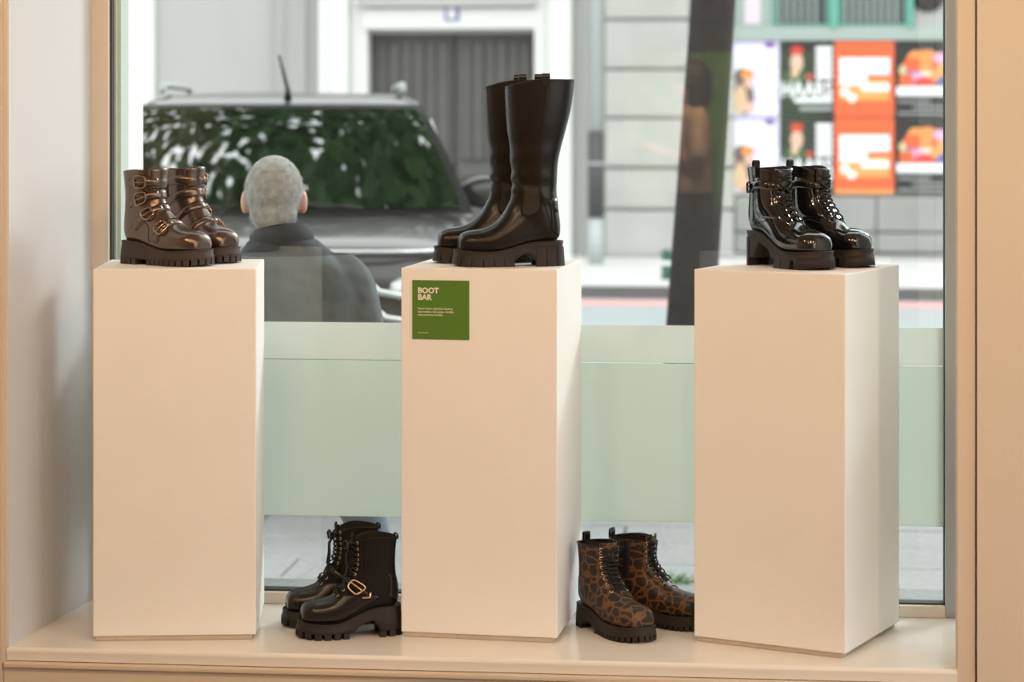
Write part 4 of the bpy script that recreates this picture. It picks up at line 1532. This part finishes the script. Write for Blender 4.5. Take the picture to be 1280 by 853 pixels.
def fuse(name, shapes, voxel, m, parent, smooth=6, cut=None):
    """union of overlapping closed shapes as one continuous surface"""
    V, Fc = [], []
    for v, f in shapes:
        b = len(V)
        V += [tuple(p) for p in v]
        Fc += [tuple(i + b for i in q) for q in f]
    o = obj(name, V, Fc, m, None, True)
    fixn(o)
    r = o.modifiers.new('r', 'REMESH')
    r.mode = 'VOXEL'
    r.voxel_size = voxel
    r.use_smooth_shade = True
    s_ = o.modifiers.new('s', 'SMOOTH')
    s_.iterations = smooth
    s_.factor = 0.5
    dg = bpy.context.evaluated_depsgraph_get()
    me = bpy.data.meshes.new_from_object(o.evaluated_get(dg))
    old = o.data
    o.modifiers.clear()
    o.data = me
    bpy.data.meshes.remove(old)
    if not me.materials:
        me.materials.append(m)
    me.polygons.foreach_set('use_smooth', [True] * len(me.polygons))
    if parent:
        o.parent = parent
    return o


def hand_shapes(w, d, up, side, thumb):
    """palm and five bent fingers; w wrist, d pointing direction, up = back of hand, side across, thumb = +-1"""
    w, d, up, side = Vector(w), Vector(d).normalized(), Vector(up).normalized(), Vector(side).normalized()
    sh = [limb_vf([w, w + d * .045, w + d * .085], [.026, .034, .030], 10)]
    for k, (o_, l) in enumerate(((-.030, .062), (-.010, .074), (.011, .068), (.030, .054))):
        b = w + d * .085 + side * o_ * thumb * -1
        sh.append(limb_vf([b - d * .02, b + d * l * .45, b + d * l * .75 - up * l * .28, b + d * l * .8 - up * l * .62], [.0095, .009, .0085, .0075], 8))
    b = w + d * .03 + side * .028 * thumb
    sh.append(limb_vf([b, b + side * .022 * thumb + d * .022 - up * .006, b + side * .026 * thumb + d * .048 - up * .018], [.012, .0105, .009], 8))
    return sh


def head_shapes(c, rx=.074, ry=.093, rz=.112):
    cx_, cy_, cz_ = c
    sh = [ell_vf((cx_, cy_ - .010, cz_ + .012), (rx, ry, rz - .012), 20, 14), ell_vf((cx_, cy_ + .030, cz_ - .050), (rx * .78, ry * .66, rz * .60), 16, 10),
          limb_vf([(cx_, cy_ + ry * .88, cz_ + .015), (cx_, cy_ + ry * 1.06, cz_ - .022)], [.009, .014], 8),
          ell_vf((cx_, cy_ + ry * .86, cz_ - .056), (.026, .016, .012), 10, 6), ell_vf((cx_, cy_ + ry * .80, cz_ - .092), (.028, .024, .020), 10, 6),
          ell_vf((cx_, cy_ + ry * .82, cz_ + .026), (.052, .018, .012), 10, 6)]
    for s_ in (-1, 1):
        sh.append(ell_vf((cx_ + s_ * (rx + .008), cy_ - .012, cz_ - .010), (.014, .024, .036), 10, 8))
    return sh


def face_bits(c, parent, ry=.093):
    cx_, cy_, cz_ = c
    for s_ in (-1, 1):
        v, f = ell_vf((cx_ + s_ * .031, cy_ + ry * .80, cz_ + .004), (.013, .012, .009), 10, 7)
        obj('eye', v, f, M['eye'], parent, True)
    v, f = ell_vf((cx_, cy_ + ry * .94, cz_ - .057), (.024, .010, .007), 10, 6)
    obj('lips', v, f, M['lip'], parent, True)


def two_tone(name, hi, lo, z):
    m = mat(name, lo, 0.8, bump=0.6, bscale=8)
    nt = m.node_tree
    b = nt.nodes['Principled BSDF']
    tc = nt.nodes.new('ShaderNodeTexCoord')
    sp = nt.nodes.new('ShaderNodeSeparateXYZ')
    gt_ = nt.nodes.new('ShaderNodeMath')
    gt_.operation = 'GREATER_THAN'
    gt_.inputs[1].default_value = z
    mx = nt.nodes.new('ShaderNodeMix')
    mx.data_type = 'RGBA'
    mx.inputs[6].default_value = (*lo, 1)
    mx.inputs[7].default_value = (*hi, 1)
    nt.links.new(tc.outputs['Object'], sp.inputs[0])
    nt.links.new(sp.outputs['Z'], gt_.inputs[0])
    nt.links.new(gt_.outputs[0], mx.inputs[0])
    nt.links.new(mx.outputs[2], b.inputs['Base Color'])
    bp = [n_ for n_ in nt.nodes if n_.type == 'BUMP'][0]
    bp.inputs['Distance'].default_value = 0.05
    return m


# --- man on the pavement, seen from behind
mc = cw((362 - 640) * 6.45 / F, 6.45, STREET)
man = empty('person', mc, YAW + radians(2))
tag(man, 'grey-haired man in a two-tone grey jacket seen from behind on the pavement', 'person')
hc = (-.045, .035, 1.602)
body = head_shapes(hc) + [limb_vf([(-.02, -.01, 1.38), (-.03, .0, 1.47), (-.042, .02, 1.54)], [.065, .058, .056], 14),
                          torso_vf([(.84, 0, 0, .15, .10), (.95, 0, 0, .165, .11), (1.1, 0, 0, .155, .10), (1.28, 0, 0, .17, .10), (1.40, 0, 0, .16, .085), (1.45, 0, 0, .08, .06)])]
for s_ in (-1, 1):
    body.append(limb_vf([(s_ * .10, 0, .90), (s_ * .215, .01, .68), (s_ * .245, .02, .48), (s_ * .262, -.02, .08)], [.070, .050, .046, .04]))
    body.append(limb_vf([(s_ * .262, -.03, .05), (s_ * .275, .12, .03)], [.035, .03], 10))
    body.append(limb_vf([(s_ * .17, -.01, 1.38), (s_ * .235, .0, 1.12), (s_ * .17, .22, 1.06)], [.05, .042, .028]))
    body += hand_shapes((s_ * .165, .235, 1.06), (-s_ * .35, .93, .05), (0, -.05, 1), (-s_, -.2, 0), 1)
bo_ = fuse('body', body, .0075, M['skin'], man, 4)
face_bits(hc, man)
jk = [torso_vf([(.80, 0, 0, .19, .135), (.90, 0, 0, .195, .14), (1.05, 0, 0, .19, .135), (1.22, 0, -.005, .20, .135), (1.34, 0, -.01, .205, .125), (1.41, 0, -.01, .175, .11), (1.455, -.01, -.005, .125, .095), (1.49, -.02, .0, .095, .085)], e=2.6)]
for s_ in (-1, 1):
    jk.append(limb_vf([(s_ * .150, -.01, 1.385), (s_ * .185, -.01, 1.33), (s_ * .225, -.005, 1.12), (s_ * .215, .04, 1.05), (s_ * .175, .20, 1.06)], [.068, .066, .060, .058, .045], 16))
fuse('jacket', jk, .011, two_tone('jacket_two_tone', (0.036, 0.038, 0.046), (0.100, 0.112, 0.116), 1.445 - .0), man, 5)
v, f = tube_vf([(-.022 + .072 * cos(a), .0 + .074 * sin(a), 1.482 + .014 * sin(-a) + .01 * cos(a)) for a in [2 * pi * k / 24 for k in range(24)]], .020, 8, True, 1.9)
fixn(obj('collar', v, f, mat('collar_dark', (0.028, 0.030, 0.037), 0.8), man, True))
hs = [ell_vf((hc[0], hc[1] - .022, hc[2] + .024), (.083, .094, .100), 22, 14), ell_vf((hc[0], hc[1] - .045, hc[2] - .035), (.068, .066, .070), 18, 10)]
ha = fuse('hair', hs, .006, M['hair_grey'], man, 3)
rh = random.Random(8)
v, f = [], []
vv = ha.data.vertices
for k in range(5200):
    q = vv[rh.randrange(len(vv))]
    n_ = q.normal
    d = (n_ * 0.55 + Vector((rh.uniform(-.35, .35), rh.uniform(-.35, .35), -0.55))).normalized()
    w_ = d.cross(n_)
    w_ = (w_.normalized() if w_.length > 1e-6 else Vector((1, 0, 0))) * 0.0013
    p = q.co - n_ * 0.002
    i = len(v)
    v += [p - w_, p + w_, p + d * rh.uniform(.008, .016)]
    f.append((i, i + 1, i + 2))
o = obj('hair_strands', v, f, M['hair_grey'], ha)
o['kind'] = 'stuff'
tr = []
for s_ in (-1, 1):
    tr.append(limb_vf([(s_ * .11, 0, .88), (s_ * .185, .005, .76), (s_ * .222, .01, .66), (s_ * .245, .02, .46), (s_ * .262, -.02, .10)], [.10, .072, .061, .060, .060], 16))
tr.append(torso_vf([(.78, 0, 0, .15, .12), (.88, 0, 0, .18, .125), (.97, 0, 0, .175, .12)]))
fuse('trousers', tr, .012, M['trousers'], man, 4)
for s_ in (-1, 1):
    v, f = limb_vf([(s_ * .26, -.06, .045), (s_ * .268, .06, .045), (s_ * .28, .17, .035)], [.045, .045, .034], 14)
    fixn(obj('shoe', [(x, y, max(.001, z)) for x, y, z in v], f, M['shoe'], man, True))

# --- woman standing in the shop, seen only as a reflection in the glass
wo = empty('person', (0.300, -7.38, FLOOR), radians(78))
tag(wo, 'dark-haired woman in beige t-shirt, reflected in the glass over the tree trunk', 'person')
hc = (0, .02, 1.575)
body = head_shapes(hc, .070, .090, .108) + [limb_vf([(0, -.01, 1.36), (0, .0, 1.45), (0, .01, 1.52)], [.052, .046, .046], 14),
                                            torso_vf([(.84, 0, 0, .15, .10), (.95, 0, 0, .16, .105), (1.1, 0, 0, .13, .09), (1.26, 0, 0, .15, .095), (1.37, 0, 0, .145, .08), (1.42, 0, 0, .07, .05)])]
for s_ in (-1, 1):
    body.append(limb_vf([(s_ * .085, 0, .90), (s_ * .09, .02, .48), (s_ * .09, -.02, .08)], [.075, .052, .038]))
    body.append(limb_vf([(s_ * .09, -.03, .05), (s_ * .10, .12, .03)], [.033, .028], 10))
    body.append(limb_vf([(s_ * .155, -.01, 1.36), (s_ * .20, .0, 1.12), (s_ * .06, .20, 1.16)], [.044, .037, .026]))
    body += hand_shapes((s_ * .05, .21, 1.165), (-s_ * .7, .6, .25), (0, -.1, 1), (-s_, -.2, 0), 1)
fuse('body', body, .008, M['skin'], wo, 4)
face_bits(hc, wo, .090)
ts = [torso_vf([(.92, 0, 0, .175, .125), (1.0, 0, 0, .17, .12), (1.12, 0, 0, .155, .112), (1.26, 0, 0, .168, .115), (1.36, 0, 0, .160, .10), (1.42, 0, 0, .095, .075)])]
for s_ in (-1, 1):
    ts.append(limb_vf([(s_ * .140, -.01, 1.355), (s_ * .185, -.005, 1.22), (s_ * .20, .0, 1.14)], [.062, .060, .062], 16))
fuse('t_shirt', ts, .011, M['tshirt'], wo, 4)
v, f = torso_vf([(.06, 0, 0, .27, .24), (.40, 0, 0, .235, .19), (.70, 0, 0, .205, .15), (.90, 0, 0, .165, .12), (.99, 0, 0, .150, .11)])
fixn(obj('skirt', v, f, M['skirt'], wo, True))
hs = [ell_vf((0, -.005, 1.603), (.092, .108, .102), 20, 12), limb_vf([(-.055, -.03, 1.60), (-.068, -.02, 1.50), (-.066, -.01, 1.42)], [.050, .048, .034], 12),
      limb_vf([(.055, -.03, 1.60), (.068, -.02, 1.50), (.066, -.01, 1.42)], [.050, .048, .034], 12), limb_vf([(0, -.06, 1.60), (0, -.065, 1.5), (0, -.05, 1.42)], [.07, .065, .05], 12)]
fuse('hair', hs, .009, M['hair_dark'], wo, 4)
for s_ in (-1, 1):
    v, f = limb_vf([(s_ * .09, -.06, .04), (s_ * .095, .06, .04), (s_ * .10, .15, .03)], [.042, .04, .03], 14)
    fixn(obj('shoe', [(x, y, max(.001, z)) for x, y, z in v], f, M['shoe'], wo, True))

# green display board behind her
gb = empty('display_board', (0.48, -8.35, FLOOR))
tag(gb, 'plain green display board in the shop, reflected in the glass over the trunk', 'board')
box('panel', -.62, .62, -.015, .015, .78, 1.76, M['green_board'], gb, bevel=.004)
for s_ in (-.45, .45):
    tube('leg', [(s_, -.035, .0), (s_, -.035, 1.70)], .018, M['lamp_black'], gb, n=10)
    box('foot', s_ - .03, s_ + .03, -.25, .18, .0, .02, M['lamp_black'], gb, bevel=.004)
